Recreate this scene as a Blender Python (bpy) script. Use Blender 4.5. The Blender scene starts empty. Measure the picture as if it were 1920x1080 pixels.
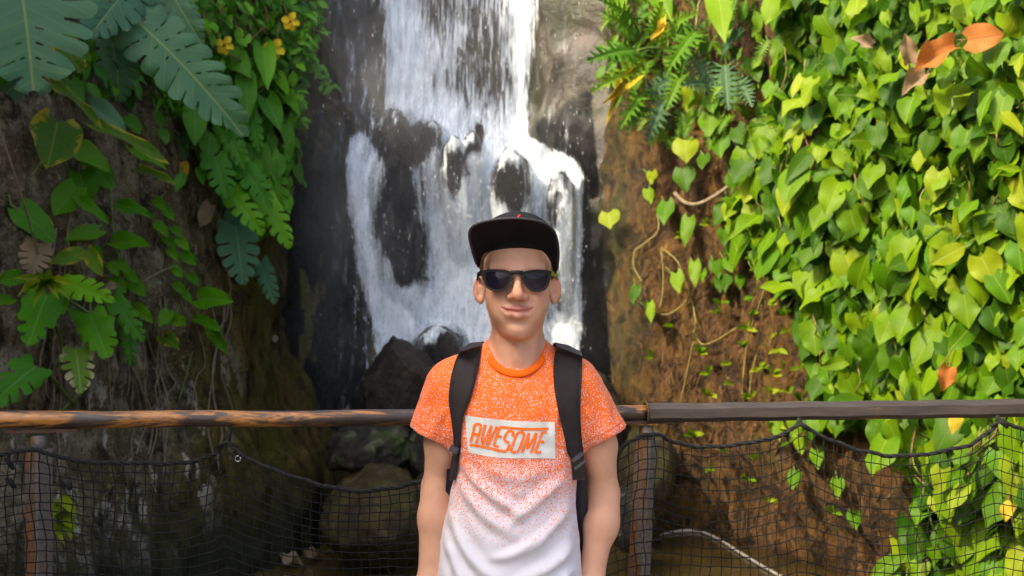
import bpy, bmesh, math, random
import numpy as np
from mathutils import Vector, Matrix, Quaternion
from mathutils.bvhtree import BVHTree

# ------------------------------------------------------------------ camera, sky, sun, exposure
SC = bpy.context.scene
COL = SC.collection
CAMZ = 1.46
FPX = 2400.0                      # focal length in photograph pixels (45 mm on a 36 mm sensor, 1920 px wide)
cam_d = bpy.data.cameras.new('camera')
cam_d.lens = 45.0
cam_d.sensor_width = 36.0
cam_d.clip_end = 400.0
cam_d.dof.use_dof = True
cam_d.dof.focus_distance = 2.36
cam_d.dof.aperture_fstop = 8.0
cam_d.dof.aperture_blades = 9
cam = bpy.data.objects.new('camera', cam_d)
COL.objects.link(cam)
cam.location = (0, 0, CAMZ)
cam.rotation_euler = (math.pi / 2, 0, 0)
SC.camera = cam

SUN_DIR = Vector((-0.62, -0.40, 0.68)).normalized()     # towards the sun
sun_el = math.asin(SUN_DIR.z)
sun_az = math.atan2(SUN_DIR.x, SUN_DIR.y)

world = bpy.data.worlds.new('World')
SC.world = world
world.use_nodes = True
wn = world.node_tree.nodes
wl = world.node_tree.links
wn.clear()
w_out = wn.new('ShaderNodeOutputWorld')
w_bg = wn.new('ShaderNodeBackground')
w_sky = wn.new('ShaderNodeTexSky')
w_sky.sky_type = 'NISHITA'
w_sky.sun_disc = False
w_sky.sun_elevation = sun_el
w_sky.sun_rotation = sun_az
w_sky.air_density = 0.7
w_sky.dust_density = 6.0
w_sky.ozone_density = 0.3
w_bg.inputs['Strength'].default_value = 0.15
wl.new(w_sky.outputs['Color'], w_bg.inputs['Color'])
wl.new(w_bg.outputs['Background'], w_out.inputs['Surface'])

sun_d = bpy.data.lights.new('sun', 'SUN')
sun_d.energy = 2.2
sun_d.angle = math.radians(0.6)
sun_d.color = (1.0, 0.83, 0.58)
sun = bpy.data.objects.new('sun', sun_d)
COL.objects.link(sun)
sun.location = SUN_DIR * 30
sun.rotation_euler = SUN_DIR.to_track_quat('Z', 'Y').to_euler()

SC.view_settings.view_transform = 'Standard'
SC.view_settings.look = 'None'
SC.view_settings.gamma = 1.0
SC.view_settings.exposure = 1.65
SC.view_settings.use_curve_mapping = False
SC.render.engine = 'CYCLES'
SC.cycles.use_denoising = True
SC.cycles.max_bounces = 6
SC.cycles.diffuse_bounces = 3
SC.cycles.glossy_bounces = 3
SC.cycles.transmission_bounces = 4
SC.cycles.transparent_max_bounces = 8
SC.cycles.caustics_reflective = False
SC.cycles.caustics_refractive = False
SC.cycles.sample_clamp_indirect = 6.0

random.seed(7)
RNG = np.random.default_rng(11)

# ------------------------------------------------------------------ helpers
CAMP = Vector((0, 0, CAMZ))

def at(u, v, Y):
    """world point at depth Y that the photograph shows at pixel (u, v)"""
    return Vector(((u - 960.0) / FPX * Y, Y, CAMZ - (v - 540.0) / FPX * Y))

def ray(u, v):
    return Vector(((u - 960.0) / FPX, 1.0, -(v - 540.0) / FPX)).normalized()

def new_mesh(name, verts, faces, smooth=True):
    me = bpy.data.meshes.new(name)
    me.from_pydata([tuple(v) for v in verts], [], [tuple(int(i) for i in f) for f in faces])
    if smooth:
        me.polygons.foreach_set('use_smooth', [True] * len(me.polygons))
    me.update()
    return me

def link(name, me, mat=None, parent=None):
    o = bpy.data.objects.new(name, me)
    COL.objects.link(o)
    if mat is not None and me is not None and len(me.materials) == 0:
        me.materials.append(mat)
    if parent is not None:
        o.parent = parent
    return o

def obj(name, verts, faces, mat, parent=None, smooth=True):
    return link(name, new_mesh(name, verts, faces, smooth), mat, parent)

def empty(name, loc=(0, 0, 0)):
    o = bpy.data.objects.new(name, None)
    o.empty_display_size = 0.05
    COL.objects.link(o)
    o.location = loc
    return o

def tag(o, label=None, cat=None, group=None, kind=None):
    if label: o['label'] = label
    if cat: o['category'] = cat
    if group: o['group'] = group
    if kind: o['kind'] = kind
    return o

def thing(name, label, cat, loc=(0, 0, 0), group=None):
    return tag(empty(name, loc), label, cat, group)

def keep_world(child, parent):
    """parent a world-space mesh to an empty that stands at a location"""
    child.parent = parent
    child.matrix_parent_inverse = Matrix.Translation(-Vector(parent.location))
    return child

def add_attr(me, name, values):
    a = me.attributes.new(name, 'FLOAT', 'POINT')
    a.data.foreach_set('value', np.asarray(values, dtype=np.float32))

class MB:
    """collects shapes into one mesh"""
    def __init__(self):
        self.v, self.f = [], []
    def tube(self, pts, rad, n=6, cap=True):
        pts = [Vector(p) for p in pts]
        if not hasattr(rad, '__len__'): rad = [rad] * len(pts)
        base = len(self.v)
        up = Vector((0.13, 0.31, 0.94)).normalized()
        t0 = (pts[1] - pts[0]).normalized()
        if abs(t0.dot(up)) > 0.9: up = Vector((0.9, 0.4, 0.1)).normalized()
        for i, p in enumerate(pts):
            a = pts[max(i - 1, 0)]; b = pts[min(i + 1, len(pts) - 1)]
            t = (b - a).normalized()
            s = t.cross(up)
            if s.length < 1e-4: s = t.orthogonal()
            s.normalize(); w = t.cross(s)
            up = -w if False else up
            for k in range(n):
                an = 2 * math.pi * k / n
                self.v.append(p + (s * math.cos(an) + w * math.sin(an)) * rad[i])
        for i in range(len(pts) - 1):
            for k in range(n):
                a = base + i * n + k; b = base + i * n + (k + 1) % n
                self.f.append((a, b, b + n, a + n))
        if cap:
            self.f.append(tuple(base + k for k in range(n))[::-1])
            self.f.append(tuple(base + (len(pts) - 1) * n + k for k in range(n)))
        return self
    def box(self, c, size, rot=None):
        base = len(self.v)
        M = rot if rot is not None else Matrix.Identity(3)
        for sx in (-1, 1):
            for sy in (-1, 1):
                for sz in (-1, 1):
                    self.v.append(Vector(c) + M @ Vector((sx * size[0] / 2, sy * size[1] / 2, sz * size[2] / 2)))
        for q in ((0, 1, 3, 2), (4, 6, 7, 5), (0, 4, 5, 1), (2, 3, 7, 6), (0, 2, 6, 4), (1, 5, 7, 3)):
            self.f.append(tuple(base + i for i in q))
        return self
    def add(self, verts, faces):
        b = len(self.v)
        self.v.extend(verts)
        self.f.extend(tuple(i + b for i in f) for f in faces)
        return self
    def build(self, name, mat, parent=None, smooth=True):
        return obj(name, self.v, self.f, mat, parent, smooth)

def smooth_path(pts, n=6):
    """Catmull-Rom through points"""
    P = [Vector(p) for p in pts]
    out = []
    for i in range(len(P) - 1):
        p0 = P[max(i - 1, 0)]; p1 = P[i]; p2 = P[i + 1]; p3 = P[min(i + 2, len(P) - 1)]
        for k in range(n):
            t = k / n
            out.append(0.5 * ((2 * p1) + (p2 - p0) * t + (2 * p0 - 5 * p1 + 4 * p2 - p3) * t * t + (3 * p1 - p0 - 3 * p2 + p3) * t ** 3))
    out.append(P[-1])
    return out

def smst(a, b, x):
    t = np.clip((x - a) / (b - a), 0, 1)
    return t * t * (3 - 2 * t)

# numpy gradient noise
def _hash(ix, iy, iz, seed):
    h = (ix * 374761393 + iy * 668265263 + iz * 2147483647 + seed * 1274126177) & 0xFFFFFFFF
    h = ((h ^ (h >> 13)) * 1274126177) & 0xFFFFFFFF
    h = h ^ (h >> 16)
    return (h & 0xFFFF) / 32767.5 - 1.0

def vnoise(x, y, z, seed=0):
    x = np.asarray(x, float); y = np.asarray(y, float); z = np.asarray(z, float)
    x, y, z = np.broadcast_arrays(x, y, z)
    ix = np.floor(x).astype(np.int64); iy = np.floor(y).astype(np.int64); iz = np.floor(z).astype(np.int64)
    fx = x - ix; fy = y - iy; fz = z - iz
    fx = fx * fx * fx * (fx * (fx * 6 - 15) + 10); fy = fy * fy * fy * (fy * (fy * 6 - 15) + 10); fz = fz * fz * fz * (fz * (fz * 6 - 15) + 10)
    r = 0
    for a in (0, 1):
        for b in (0, 1):
            for c in (0, 1):
                w = (fx if a else 1 - fx) * (fy if b else 1 - fy) * (fz if c else 1 - fz)
                r = r + w * _hash(ix + a, iy + b, iz + c, seed)
    return r

def fbm(x, y, z, oct=4, seed=0, gain=0.5):
    r = 0; a = 1.0; s = 1.0
    for o in range(oct):
        r = r + a * vnoise(x * s, y * s, z * s, seed + o * 17)
        a *= gain; s *= 2.03
    return r

def grid_faces(nu, nv, wrap=False):
    i = np.arange(nu if wrap else nu - 1)[:, None]; j = np.arange(nv - 1)[None, :]
    a = i * nv + j; b = ((i + 1) % nu) * nv + j
    return np.stack([a, b, b + 1, a + 1], -1).reshape(-1, 4)

# ------------------------------------------------------------------ node helper
class NT:
    def __init__(self, name):
        self.m = bpy.data.materials.new(name)
        self.m.use_nodes = True
        self.t = self.m.node_tree
        self.t.nodes.clear()
        self.out = self.n('ShaderNodeOutputMaterial')
    def n(self, typ, **kw):
        nd = self.t.nodes.new(typ)
        for k, v in kw.items():
            if hasattr(nd, k): setattr(nd, k, v)
        return nd
    def put(self, sock, v):
        if v is None: return
        if isinstance(v, bpy.types.NodeSocket): self.t.links.new(v, sock)
        elif hasattr(v, '__len__') and len(v) == 3 and sock.type == 'RGBA': sock.default_value = (*v, 1)
        else: sock.default_value = v
    def coord(self, kind='Object'):
        return self.n('ShaderNodeTexCoord').outputs[kind]
    def mapping(self, vec, scale=(1, 1, 1), loc=(0, 0, 0), rot=(0, 0, 0)):
        m = self.n('ShaderNodeMapping')
        self.put(m.inputs['Vector'], vec); m.inputs['Scale'].default_value = scale
        m.inputs['Location'].default_value = loc; m.inputs['Rotation'].default_value = rot
        return m.outputs[0]
    def noise(self, vec, scale, detail=4, rough=0.55, dist=0.0):
        nd = self.n('ShaderNodeTexNoise')
        self.put(nd.inputs['Vector'], vec); nd.inputs['Scale'].default_value = scale
        nd.inputs['Detail'].default_value = detail; nd.inputs['Roughness'].default_value = rough
        nd.inputs['Distortion'].default_value = dist
        return nd.outputs['Fac']
    def voronoi(self, vec, scale, feature='F1', out='Distance', rnd=1.0):
        nd = self.n('ShaderNodeTexVoronoi', feature=feature)
        self.put(nd.inputs['Vector'], vec); nd.inputs['Scale'].default_value = scale
        nd.inputs['Randomness'].default_value = rnd
        return nd.outputs[out]
    def ramp(self, fac, stops, interp='LINEAR'):
        nd = self.n('ShaderNodeValToRGB')
        cr = nd.color_ramp; cr.interpolation = interp
        while len(cr.elements) < len(stops): cr.elements.new(0.5)
        for e, (p, c) in zip(cr.elements, stops):
            e.position = p
            e.color = (c, c, c, 1) if not hasattr(c, '__len__') else (*c[:3], 1)
        self.put(nd.inputs['Fac'], fac)
        return nd.outputs['Color']
    def mix(self, fac, a, b, blend='MIX'):
        nd = self.n('ShaderNodeMix', data_type='RGBA', blend_type=blend)
        self.put(nd.inputs[0], fac); self.put(nd.inputs[6], a); self.put(nd.inputs[7], b)
        return nd.outputs[2]
    def math(self, op, a, b=None, c=None, clamp=False):
        nd = self.n('ShaderNodeMath', operation=op, use_clamp=clamp)
        self.put(nd.inputs[0], a); self.put(nd.inputs[1], b)
        if c is not None: self.put(nd.inputs[2], c)
        return nd.outputs[0]
    def maprange(self, v, a, b, c=0.0, d=1.0, smooth=False):
        nd = self.n('ShaderNodeMapRange')
        if smooth: nd.interpolation_type = 'SMOOTHSTEP'
        self.put(nd.inputs[0], v)
        for i, x in enumerate((a, b, c, d)): nd.inputs[i + 1].default_value = x
        return nd.outputs[0]
    def sep(self, vec):
        nd = self.n('ShaderNodeSeparateXYZ'); self.put(nd.inputs[0], vec)
        return nd.outputs
    def attr(self, name, out='Fac'):
        return self.n('ShaderNodeAttribute', attribute_name=name).outputs[out]
    def bump(self, h, strength=0.5, dist=0.01, normal=None):
        nd = self.n('ShaderNodeBump')
        nd.inputs['Strength'].default_value = strength; nd.inputs['Distance'].default_value = dist
        self.put(nd.inputs['Height'], h)
        if normal is not None: self.put(nd.inputs['Normal'], normal)
        return nd.outputs[0]
    def principled(self, color, rough=0.6, normal=None, spec=0.5, metallic=0.0, sss=0.0, sss_r=None, sheen=0.0, coat=0.0, alpha=None, trans=0.0, ior=None):
        nd = self.n('ShaderNodeBsdfPrincipled')
        self.put(nd.inputs['Base Color'], color); self.put(nd.inputs['Roughness'], rough)
        self.put(nd.inputs['Specular IOR Level'], spec); self.put(nd.inputs['Metallic'], metallic)
        if normal is not None: self.put(nd.inputs['Normal'], normal)
        if sss:
            nd.inputs['Subsurface Weight'].default_value = sss
            nd.inputs['Subsurface Radius'].default_value = sss_r or (0.012, 0.005, 0.003)
            nd.inputs['Subsurface Scale'].default_value = 1.0
        if sheen: nd.inputs['Sheen Weight'].default_value = sheen
        if coat: nd.inputs['Coat Weight'].default_value = coat
        if alpha is not None: self.put(nd.inputs['Alpha'], alpha)
        if trans: nd.inputs['Transmission Weight'].default_value = trans
        if ior: nd.inputs['IOR'].default_value = ior
        return nd.outputs[0]
    def done(self, shader, disp=None):
        self.t.links.new(shader, self.out.inputs['Surface'])
        return self.m

def simple_mat(name, col, rough=0.6, var=0.25, scale=20, spec=0.4, bump=0.2, bdist=0.004, metallic=0.0):
    N = NT(name); co = N.coord()
    nz = N.noise(co, scale, 5, 0.6)
    c2 = tuple(c * (1 - var) for c in col); c1 = tuple(min(1, c * (1 + var)) for c in col)
    c = N.ramp(nz, [(0.3, c2), (0.7, c1)])
    return N.done(N.principled(c, rough, N.bump(nz, bump, bdist), spec, metallic))
# ------------------------------------------------------------------ setting: cliffs, pool, walkway
def mat_cliff_left():
    N = NT('grey_rock_moss'); co = N.coord()
    x, y, z = N.sep(co)[0], N.sep(co)[1], N.sep(co)[2]
    big = N.noise(co, 1.6, 6, 0.6); mid = N.noise(co, 6, 10, 0.74); fine = N.noise(co, 60, 8, 0.75)
    streak = N.noise(N.mapping(co, (9, 9, 1.6), rot=(0.0, 0.22, 0)), 2.2, 6, 0.6)
    grey = N.ramp(mid, [(0.25, (0.020, 0.014, 0.006)), (0.46, (0.115, 0.088, 0.048)), (0.66, (0.34, 0.28, 0.185))])
    brown = N.ramp(streak, [(0.3, (0.026, 0.018, 0.005)), (0.52, (0.095, 0.066, 0.015)), (0.72, (0.18, 0.125, 0.03))])
    moss = N.ramp(fine, [(0.3, (0.03, 0.036, 0.004)), (0.7, (0.11, 0.115, 0.010))])
    # towards the fall the stone turns to damp brown, mossy slab
    f1 = N.maprange(N.math('ADD', x, N.math('MULTIPLY', N.math('SUBTRACT', big, 0.5), 0.9)), -1.95, -1.6, smooth=True)
    c = N.mix(f1, grey, brown)
    fm = N.math('MULTIPLY', N.maprange(N.noise(N.mapping(co, (2, 2, 0.8)), 2.0, 6, 0.65), 0.47, 0.6), N.maprange(x, -2.1, -1.5))
    c = N.mix(N.math('MULTIPLY', fm, 0.75), c, moss)
    # pale lichen crusts
    li = N.maprange(N.noise(N.mapping(co, (5, 5, 2.2), rot=(0, 0.3, 0)), 1.3, 9, 0.72), 0.555, 0.585)
    lowz = N.maprange(z, 1.25, 0.8)
    liz = N.math('MULTIPLY', li, N.math('MULTIPLY', lowz, N.maprange(x, -1.5, -1.62)))
    c = N.mix(liz, c, (0.52, 0.47, 0.38))
    spk = N.math('MULTIPLY', N.maprange(N.noise(co, 34, 6, 0.7), 0.57, 0.66), N.maprange(x, -1.55, -1.75))
    c = N.mix(N.math('MULTIPLY', spk, 0.6), c, (0.44, 0.39, 0.29))
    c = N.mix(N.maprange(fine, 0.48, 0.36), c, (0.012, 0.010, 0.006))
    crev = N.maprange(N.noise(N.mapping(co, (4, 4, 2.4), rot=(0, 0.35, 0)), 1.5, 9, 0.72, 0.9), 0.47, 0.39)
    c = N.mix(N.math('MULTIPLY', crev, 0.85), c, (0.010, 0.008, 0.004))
    # darker foot of the wall
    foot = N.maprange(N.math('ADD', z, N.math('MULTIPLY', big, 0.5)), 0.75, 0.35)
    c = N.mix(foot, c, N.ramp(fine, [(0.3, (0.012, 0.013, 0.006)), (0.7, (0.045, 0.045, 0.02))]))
    h = N.math('ADD', N.math('MULTIPLY', mid, 0.7), N.math('MULTIPLY', fine, 0.45))
    rough = N.math('SUBTRACT', 0.82, N.math('MULTIPLY', f1, 0.25))
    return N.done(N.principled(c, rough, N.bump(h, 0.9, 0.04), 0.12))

def mat_cliff_back():
    N = NT('wet_dark_rock'); co = N.coord()
    mid = N.noise(co, 5, 8, 0.65); fine = N.noise(co, 35, 6, 0.7)
    streak = N.noise(N.mapping(co, (14, 14, 1.0)), 1.5, 6, 0.6)
    c = N.ramp(streak, [(0.3, (0.012, 0.009, 0.005)), (0.6, (0.042, 0.030, 0.016)), (0.8, (0.085, 0.06, 0.028))])
    c = N.mix(N.math('MULTIPLY', N.maprange(N.noise(co, 2.2, 5), 0.5, 0.62), 0.6), c, (0.05, 0.06, 0.02))
    h = N.math('ADD', N.math('MULTIPLY', mid, 0.6), N.math('MULTIPLY', fine, 0.3))
    return N.done(N.principled(c, 0.35, N.bump(h, 0.8, 0.04), 0.6))

def mat_cliff_right():
    N = NT('root_bound_earth'); co = N.coord()
    x, z = N.sep(co)[0], N.sep(co)[2]
    mid = N.noise(co, 5, 8, 0.65); fine = N.noise(co, 45, 6, 0.7)
    fib = N.noise(N.mapping(co, (15, 15, 4.5), rot=(0.15, 0.35, 0)), 1.5, 10, 0.76, 0.5)
    big = N.noise(co, 1.8, 5)
    c = N.ramp(fib, [(0.28, (0.018, 0.009, 0.003)), (0.43, (0.095, 0.044, 0.010)), (0.56, (0.21, 0.10, 0.024)), (0.70, (0.42, 0.25, 0.10))])
    c = N.mix(N.maprange(big, 0.42, 0.62), c, N.ramp(fib, [(0.3, (0.034, 0.016, 0.003)), (0.7, (0.32, 0.16, 0.016))]))
    root = N.maprange(N.noise(N.mapping(co, (30, 30, 5.5), rot=(0.2, 0.5, 0)), 1.6, 5, 0.6, 1.2), 0.60, 0.68)
    c = N.mix(N.math('MULTIPLY', root, 0.65), c, (0.34, 0.20, 0.085))
    crev = N.maprange(N.noise(N.mapping(co, (7, 7, 5), rot=(0, 0.4, 0)), 1.5, 9, 0.72, 0.8), 0.50, 0.40)
    c = N.mix(N.math('MULTIPLY', crev, 0.85), c, (0.012, 0.007, 0.003))
    mo2 = N.maprange(N.noise(co, 3.6, 8, 0.7), 0.56, 0.64)
    c = N.mix(N.math('MULTIPLY', mo2, 0.55), c, N.ramp(fine, [(0.35, (0.05, 0.055, 0.006)), (0.7, (0.17, 0.17, 0.015))]))
    # damp moss beside the fall
    mm = N.math('MULTIPLY', N.maprange(N.math('ADD', x, N.math('MULTIPLY', big, 0.5)), 1.15, 0.88), N.maprange(N.noise(N.mapping(co, (5, 5, 0.9)), 1.7, 7, 0.7), 0.38, 0.58))
    c = N.mix(mm, c, N.ramp(fine, [(0.3, (0.03, 0.034, 0.007)), (0.65, (0.11, 0.125, 0.018)), (0.8, (0.30, 0.28, 0.09))]))
    h = N.math('SUBTRACT', N.math('ADD', N.math('ADD', fib, N.math('MULTIPLY', root, 0.25)), N.math('MULTIPLY', fine, 0.5)), N.math('MULTIPLY', crev, 0.7))
    return N.done(N.principled(c, N.maprange(fine, 0.3, 0.7, 0.28, 0.75), N.bump(h, 1.0, 0.08), 0.5))

PLAN = [(-3.9, -9.0), (-3.5, -3.0), (-3.25, 1.0), (-3.0, 3.4), (-2.55, 4.7), (-2.2, 5.4), (-1.65, 6.9), (-1.24, 7.95), (-1.03, 8.6), (-0.6, 8.92), (0.2, 8.98), (0.55, 8.8),
        (0.72, 8.4), (1.08, 8.0), (1.56, 6.9), (2.2, 5.5), (3.1, 4.3), (4.4, 3.4), (6.5, 2.8)]
pl = smooth_path([(p[0], p[1], 0) for p in PLAN], 24)
cum = np.cumsum([0] + [(pl[i + 1] - pl[i]).length for i in range(len(pl) - 1)])
PX = np.array([p.x for p in pl]); PY = np.array([p.y for p in pl])

def plan_at(s):
    x = np.interp(s, cum, PX); y = np.interp(s, cum, PY)
    e = 0.05
    dx = np.interp(s + e, cum, PX) - np.interp(s - e, cum, PX)
    dy = np.interp(s + e, cum, PY) - np.interp(s - e, cum, PY)
    L = np.hypot(dx, dy)
    return x, y, dy / L, -dx / L          # normal towards the gorge

def s_of(k):      # arc length at control point k
    return cum[k * 24]

def cliff_points(s, z):
    x, y, nx, ny = plan_at(s)
    sB0, sB1 = s_of(7), s_of(13)
    back = smst(s_of(7), s_of(8), s) * (1 - smst(s_of(11), s_of(12), s))
    left = 1 - smst(s_of(6), s_of(8), s)
    right = smst(s_of(11), s_of(13), s)
    near = smst(s_of(4), s_of(6), s)
    x = x - 0.078 * (z - 0.8) * near * (1 - right * smst(s_of(14), s_of(15), s))
    off = -0.10 * np.maximum(z - 0.6, 0) * left + 0.22 * smst(0.9, 0.0, z) * left
    off = off + back * (np.where(z < 2.5, 0.12 + 0.30 * (2.5 - z), 0.12 * smst(2.75, 2.5, z)))
    # brown bulge to the right of the upper fall
    off = off + 0.20 * np.exp(-((x - 0.40) / 0.2) ** 2) * smst(2.3, 2.6, z) * back
    off = off - 0.07 * np.maximum(z - 0.5, 0) * right - 0.14 * smst(0.7, 0.0, z) * right
    n1 = fbm(x * 1.1, y * 1.1, z * 0.9, 5, 3)
    n2 = fbm(x * 4.5, y * 4.5, z * 2.6, 4, 9)
    st = fbm(x * 9 + z * 1.5, y * 9, z * 1.3, 3, 21)
    rid = 1 - np.abs(fbm(x * 2.0 + z * 0.6, y * 2.0, z * 1.1, 4, 33))
    amp = 0.13 * (1 - 0.45 * back)
    off = off + amp * n1 + 0.035 * n2 + 0.03 * st * (0.4 + 0.5 * right) + (0.035 * fbm(x * 7 + z * 3, y * 7, z * 5.0, 3, 55) + 0.016 * (0.5 - np.abs(fbm(x * 19 + z * 7, y * 19, z * 13.0, 3, 57)))) * right + 0.06 * (rid - 0.6) * (1 - back)
    return np.stack([x + nx * off, y + ny * off, z + 0.02 * n2], -1)

def cliff(name, s0, s1, mat, top, ds=0.028, dz=0.03):
    ns = int((s1 - s0) / ds) + 1
    s = np.linspace(s0, s1, ns)[:, None]
    nz = int(5.4 / dz)
    t = np.linspace(0, 1, nz)[None, :]
    H = np.interp(s[:, 0], [s_of(k) for k in range(len(PLAN))], top)[:, None]
    H = H + 0.35 * vnoise(s * 1.3, 0, 0, 5)
    z = -0.5 + t * (H + 0.5)
    P = cliff_points(np.broadcast_to(s, z.shape), z)
    # fold the rim back into a plateau
    k = 10
    x, y, nx, ny = plan_at(s[:, 0])
    rim = P[:, -1, :]
    rows = [P]
    for d, dzz in ((0.25, 0.12), (0.8, 0.2), (2.0, 0.25), (5.0, 0.2)):
        rows.append((rim + np.stack([-nx * d, -ny * d, np.full_like(nx, dzz)], -1))[:, None, :])
    P = np.concatenate(rows, 1)
    o = obj(name, P.reshape(-1, 3), grid_faces(P.shape[0], P.shape[1]), mat)
    tag(o, kind='structure')
    return o

TOP = [3.0, 5.4, 6.1, 5.5, 4.6, 4.3, 4.1, 5.6, 5.2, 4.2, 3.8, 3.7, 3.6, 3.5, 3.4, 3.3, 3.2, 3.0, 2.8]  # rims above the view, heights shaped to steer sun and shade
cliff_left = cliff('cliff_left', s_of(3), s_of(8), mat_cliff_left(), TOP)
cliff_shade = cliff('unseen_shade_cliff', s_of(0), s_of(3), bpy.data.materials['grey_rock_moss'], TOP, 0.12, 0.1)  # cliff out of view, added to keep the sun off the boy
cliff_back = cliff('cliff_back', s_of(8), s_of(12), mat_cliff_back(), TOP)
cliff_right = cliff('cliff_right', s_of(12), s_of(18), mat_cliff_right(), TOP, 0.02, 0.022)

def bvh_of(objs):
    vs, fs = [], []
    for o in objs:
        b = len(vs)
        M = o.matrix_world
        vs.extend([M @ v.co for v in o.data.vertices] if M != Matrix.Identity(4) else [v.co.copy() for v in o.data.vertices])
        fs.extend([tuple(i + b for i in p.vertices) for p in o.data.polygons])
    return BVHTree.FromPolygons(vs, fs)

CLIFF = bvh_of([cliff_left, cliff_back, cliff_right])

def on_cliff(u, v, off=0.0):
    """point where the sight line through photo pixel (u, v) meets the cliffs, lifted off the rock by off metres"""
    h, n, i, d = CLIFF.ray_cast(CAMP, ray(u, v))
    if h is None:
        h = at(u, v, 6.5); n = Vector((0, -1, 0))
    if n.dot(ray(u, v)) > 0: n = -n
    return h - ray(u, v) * off, n

# pool
def mat_pool():
    N = NT('murky_water'); co = N.coord()
    n1 = N.noise(co, 1.3, 4); rip = N.noise(N.mapping(co, (1, 1.6, 1)), 9, 3, 0.5)
    c = N.ramp(n1, [(0.3, (0.035, 0.026, 0.008)), (0.7, (0.11, 0.075, 0.02))])
    return N.done(N.principled(c, 0.06, N.bump(rip, 0.12, 0.03), 0.5, ior=1.33))
POOLZ = -0.08
pool = obj('pool', [(-3.6, 3.05, POOLZ), (5, 3.05, POOLZ), (5, 9.6, POOLZ), (-3.6, 9.6, POOLZ)], [(0, 1, 2, 3)], mat_pool())
tag(pool, kind='structure')
ground = obj('ground', [(-300, -300, -0.6), (300, -300, -0.6), (300, 300, -0.6), (-300, 300, -0.6)], [(0, 1, 2, 3)], simple_mat('forest_ground', (0.10, 0.085, 0.05), 0.9, 0.4, 2.0))
tag(ground, kind='structure')

# plank walkway
def mat_plank():
    N = NT('walkway_plank'); co = N.coord()
    g = N.noise(N.mapping(co, (2, 30, 30)), 1.5, 6, 0.6)
    r = N.n('ShaderNodeObjectInfo').outputs['Random']
    c = N.ramp(g, [(0.3, (0.16, 0.12, 0.085)), (0.7, (0.34, 0.27, 0.20))])
    c = N.mix(N.math('MULTIPLY', r, 0.4), c, (0.30, 0.26, 0.21))
    return N.done(N.principled(c, 0.75, N.bump(g, 0.3, 0.004), 0.3))
walk = empty('walkway'); tag(walk, kind='structure')
mp = mat_plank()
pk = MB().box((0, 0, -0.02), (9.0, 0.138, 0.04))
pme = new_mesh('plank', pk.v, pk.f, False); pme.materials.append(mp)
for i in range(62):
    o = link('plank', pme, None, walk); o.location = (0.6, 3.02 - i * 0.145, random.uniform(-0.003, 0.0))
jb = MB()
for x in (-3, -1, 1, 3, 5): jb.box((x, -1.4, -0.115), (0.09, 8.9, 0.145))
jb.build('joist', mp, walk, False)

# ------------------------------------------------------------------ boulders
def ico(sub):
    bm = bmesh.new(); bmesh.ops.create_icosphere(bm, subdivisions=sub, radius=1.0)
    v = np.array([x.co for x in bm.verts]); f = [[q.index for q in p.verts] for p in bm.faces]
    bm.free(); return v, f
ICO4 = ico(4); ICO5 = ico(5)

def rock_mesh(c, r, seed, angular=0.5, rough=0.10, sub=4, rot=0.0, planes=None):
    v, f = ICO5 if sub == 5 else ICO4
    rng = np.random.default_rng(seed)
    d = v / np.linalg.norm(v, axis=1, keepdims=True)
    R = np.ones(len(d))
    if angular > 0:
        K = 11
        nrm = rng.normal(size=(K, 3)); nrm /= np.linalg.norm(nrm, axis=1, keepdims=True)
        h = rng.uniform(0.72, 0.98, K)
        if planes:
            nrm = np.array([p[0] for p in planes], float); nrm /= np.linalg.norm(nrm, axis=1, keepdims=True); h = np.array([p[1] for p in planes])
        dn = d @ nrm.T
        lim = np.where(dn > 0.05, h / np.maximum(dn, 0.05), 9)
        R = np.minimum(1.12, lim.min(1)) * angular + R * (1 - angular)
    R = R * (1 + rough * fbm(d[:, 0] * 1.7 + seed, d[:, 1] * 1.7, d[:, 2] * 1.7, 5, seed) + 0.03 * fbm(d[:, 0] * 9, d[:, 1] * 9, d[:, 2] * 9, 3, seed + 5))
    p = d * R[:, None] * np.array(r)
    ca, sa = math.cos(rot), math.sin(rot)
    p = np.stack([p[:, 0] * ca - p[:, 2] * sa, p[:, 1], p[:, 0] * sa + p[:, 2] * ca], -1)
    return p, f

def mat_rock(name, c0, c1, c2, moss=0.0, rough=0.4, white=0.0):
    N = NT(name); co = N.coord()
    a = N.noise(co, 6, 10, 0.75); b = N.noise(co, 40, 6, 0.75)
    c = N.ramp(a, [(0.28, c0), (0.5, c1), (0.72, c2)])
    if moss:
        c = N.mix(N.math('MULTIPLY', N.maprange(N.noise(co, 7, 5), 0.5, 0.6), moss), c, (0.06, 0.09, 0.015))
    if white:
        c = N.mix(N.math('MULTIPLY', N.maprange(N.noise(co, 13, 7, 0.75), 0.56, 0.62), white), c, (0.30, 0.27, 0.22))
    h = N.math('ADD', N.math('MULTIPLY', a, 0.7), N.math('MULTIPLY', b, 0.4))
    return N.done(N.principled(c, N.maprange(b, 0.3, 0.7, rough - 0.12, rough + 0.2), N.bump(h, 1.0, 0.05), 0.35))
MR_WET = mat_rock('wet_black_boulder', (0.008, 0.007, 0.006), (0.024, 0.019, 0.015), (0.055, 0.04, 0.03), 0, 0.28)
MR_DARK = mat_rock('dark_brown_boulder', (0.006, 0.0045, 0.003), (0.018, 0.013, 0.008), (0.055, 0.036, 0.016), 0, 0.4, 0.1)
MR_GREY = mat_rock('mottled_grey_boulder', (0.006, 0.006, 0.004), (0.028, 0.025, 0.016), (0.085, 0.072, 0.05), 0.7, 0.45, 0.4)
MR_GOLD = mat_rock('ochre_boulder', (0.012, 0.009, 0.003), (0.055, 0.036, 0.009), (0.16, 0.10, 0.025), 0.35, 0.5, 0.15)

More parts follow.
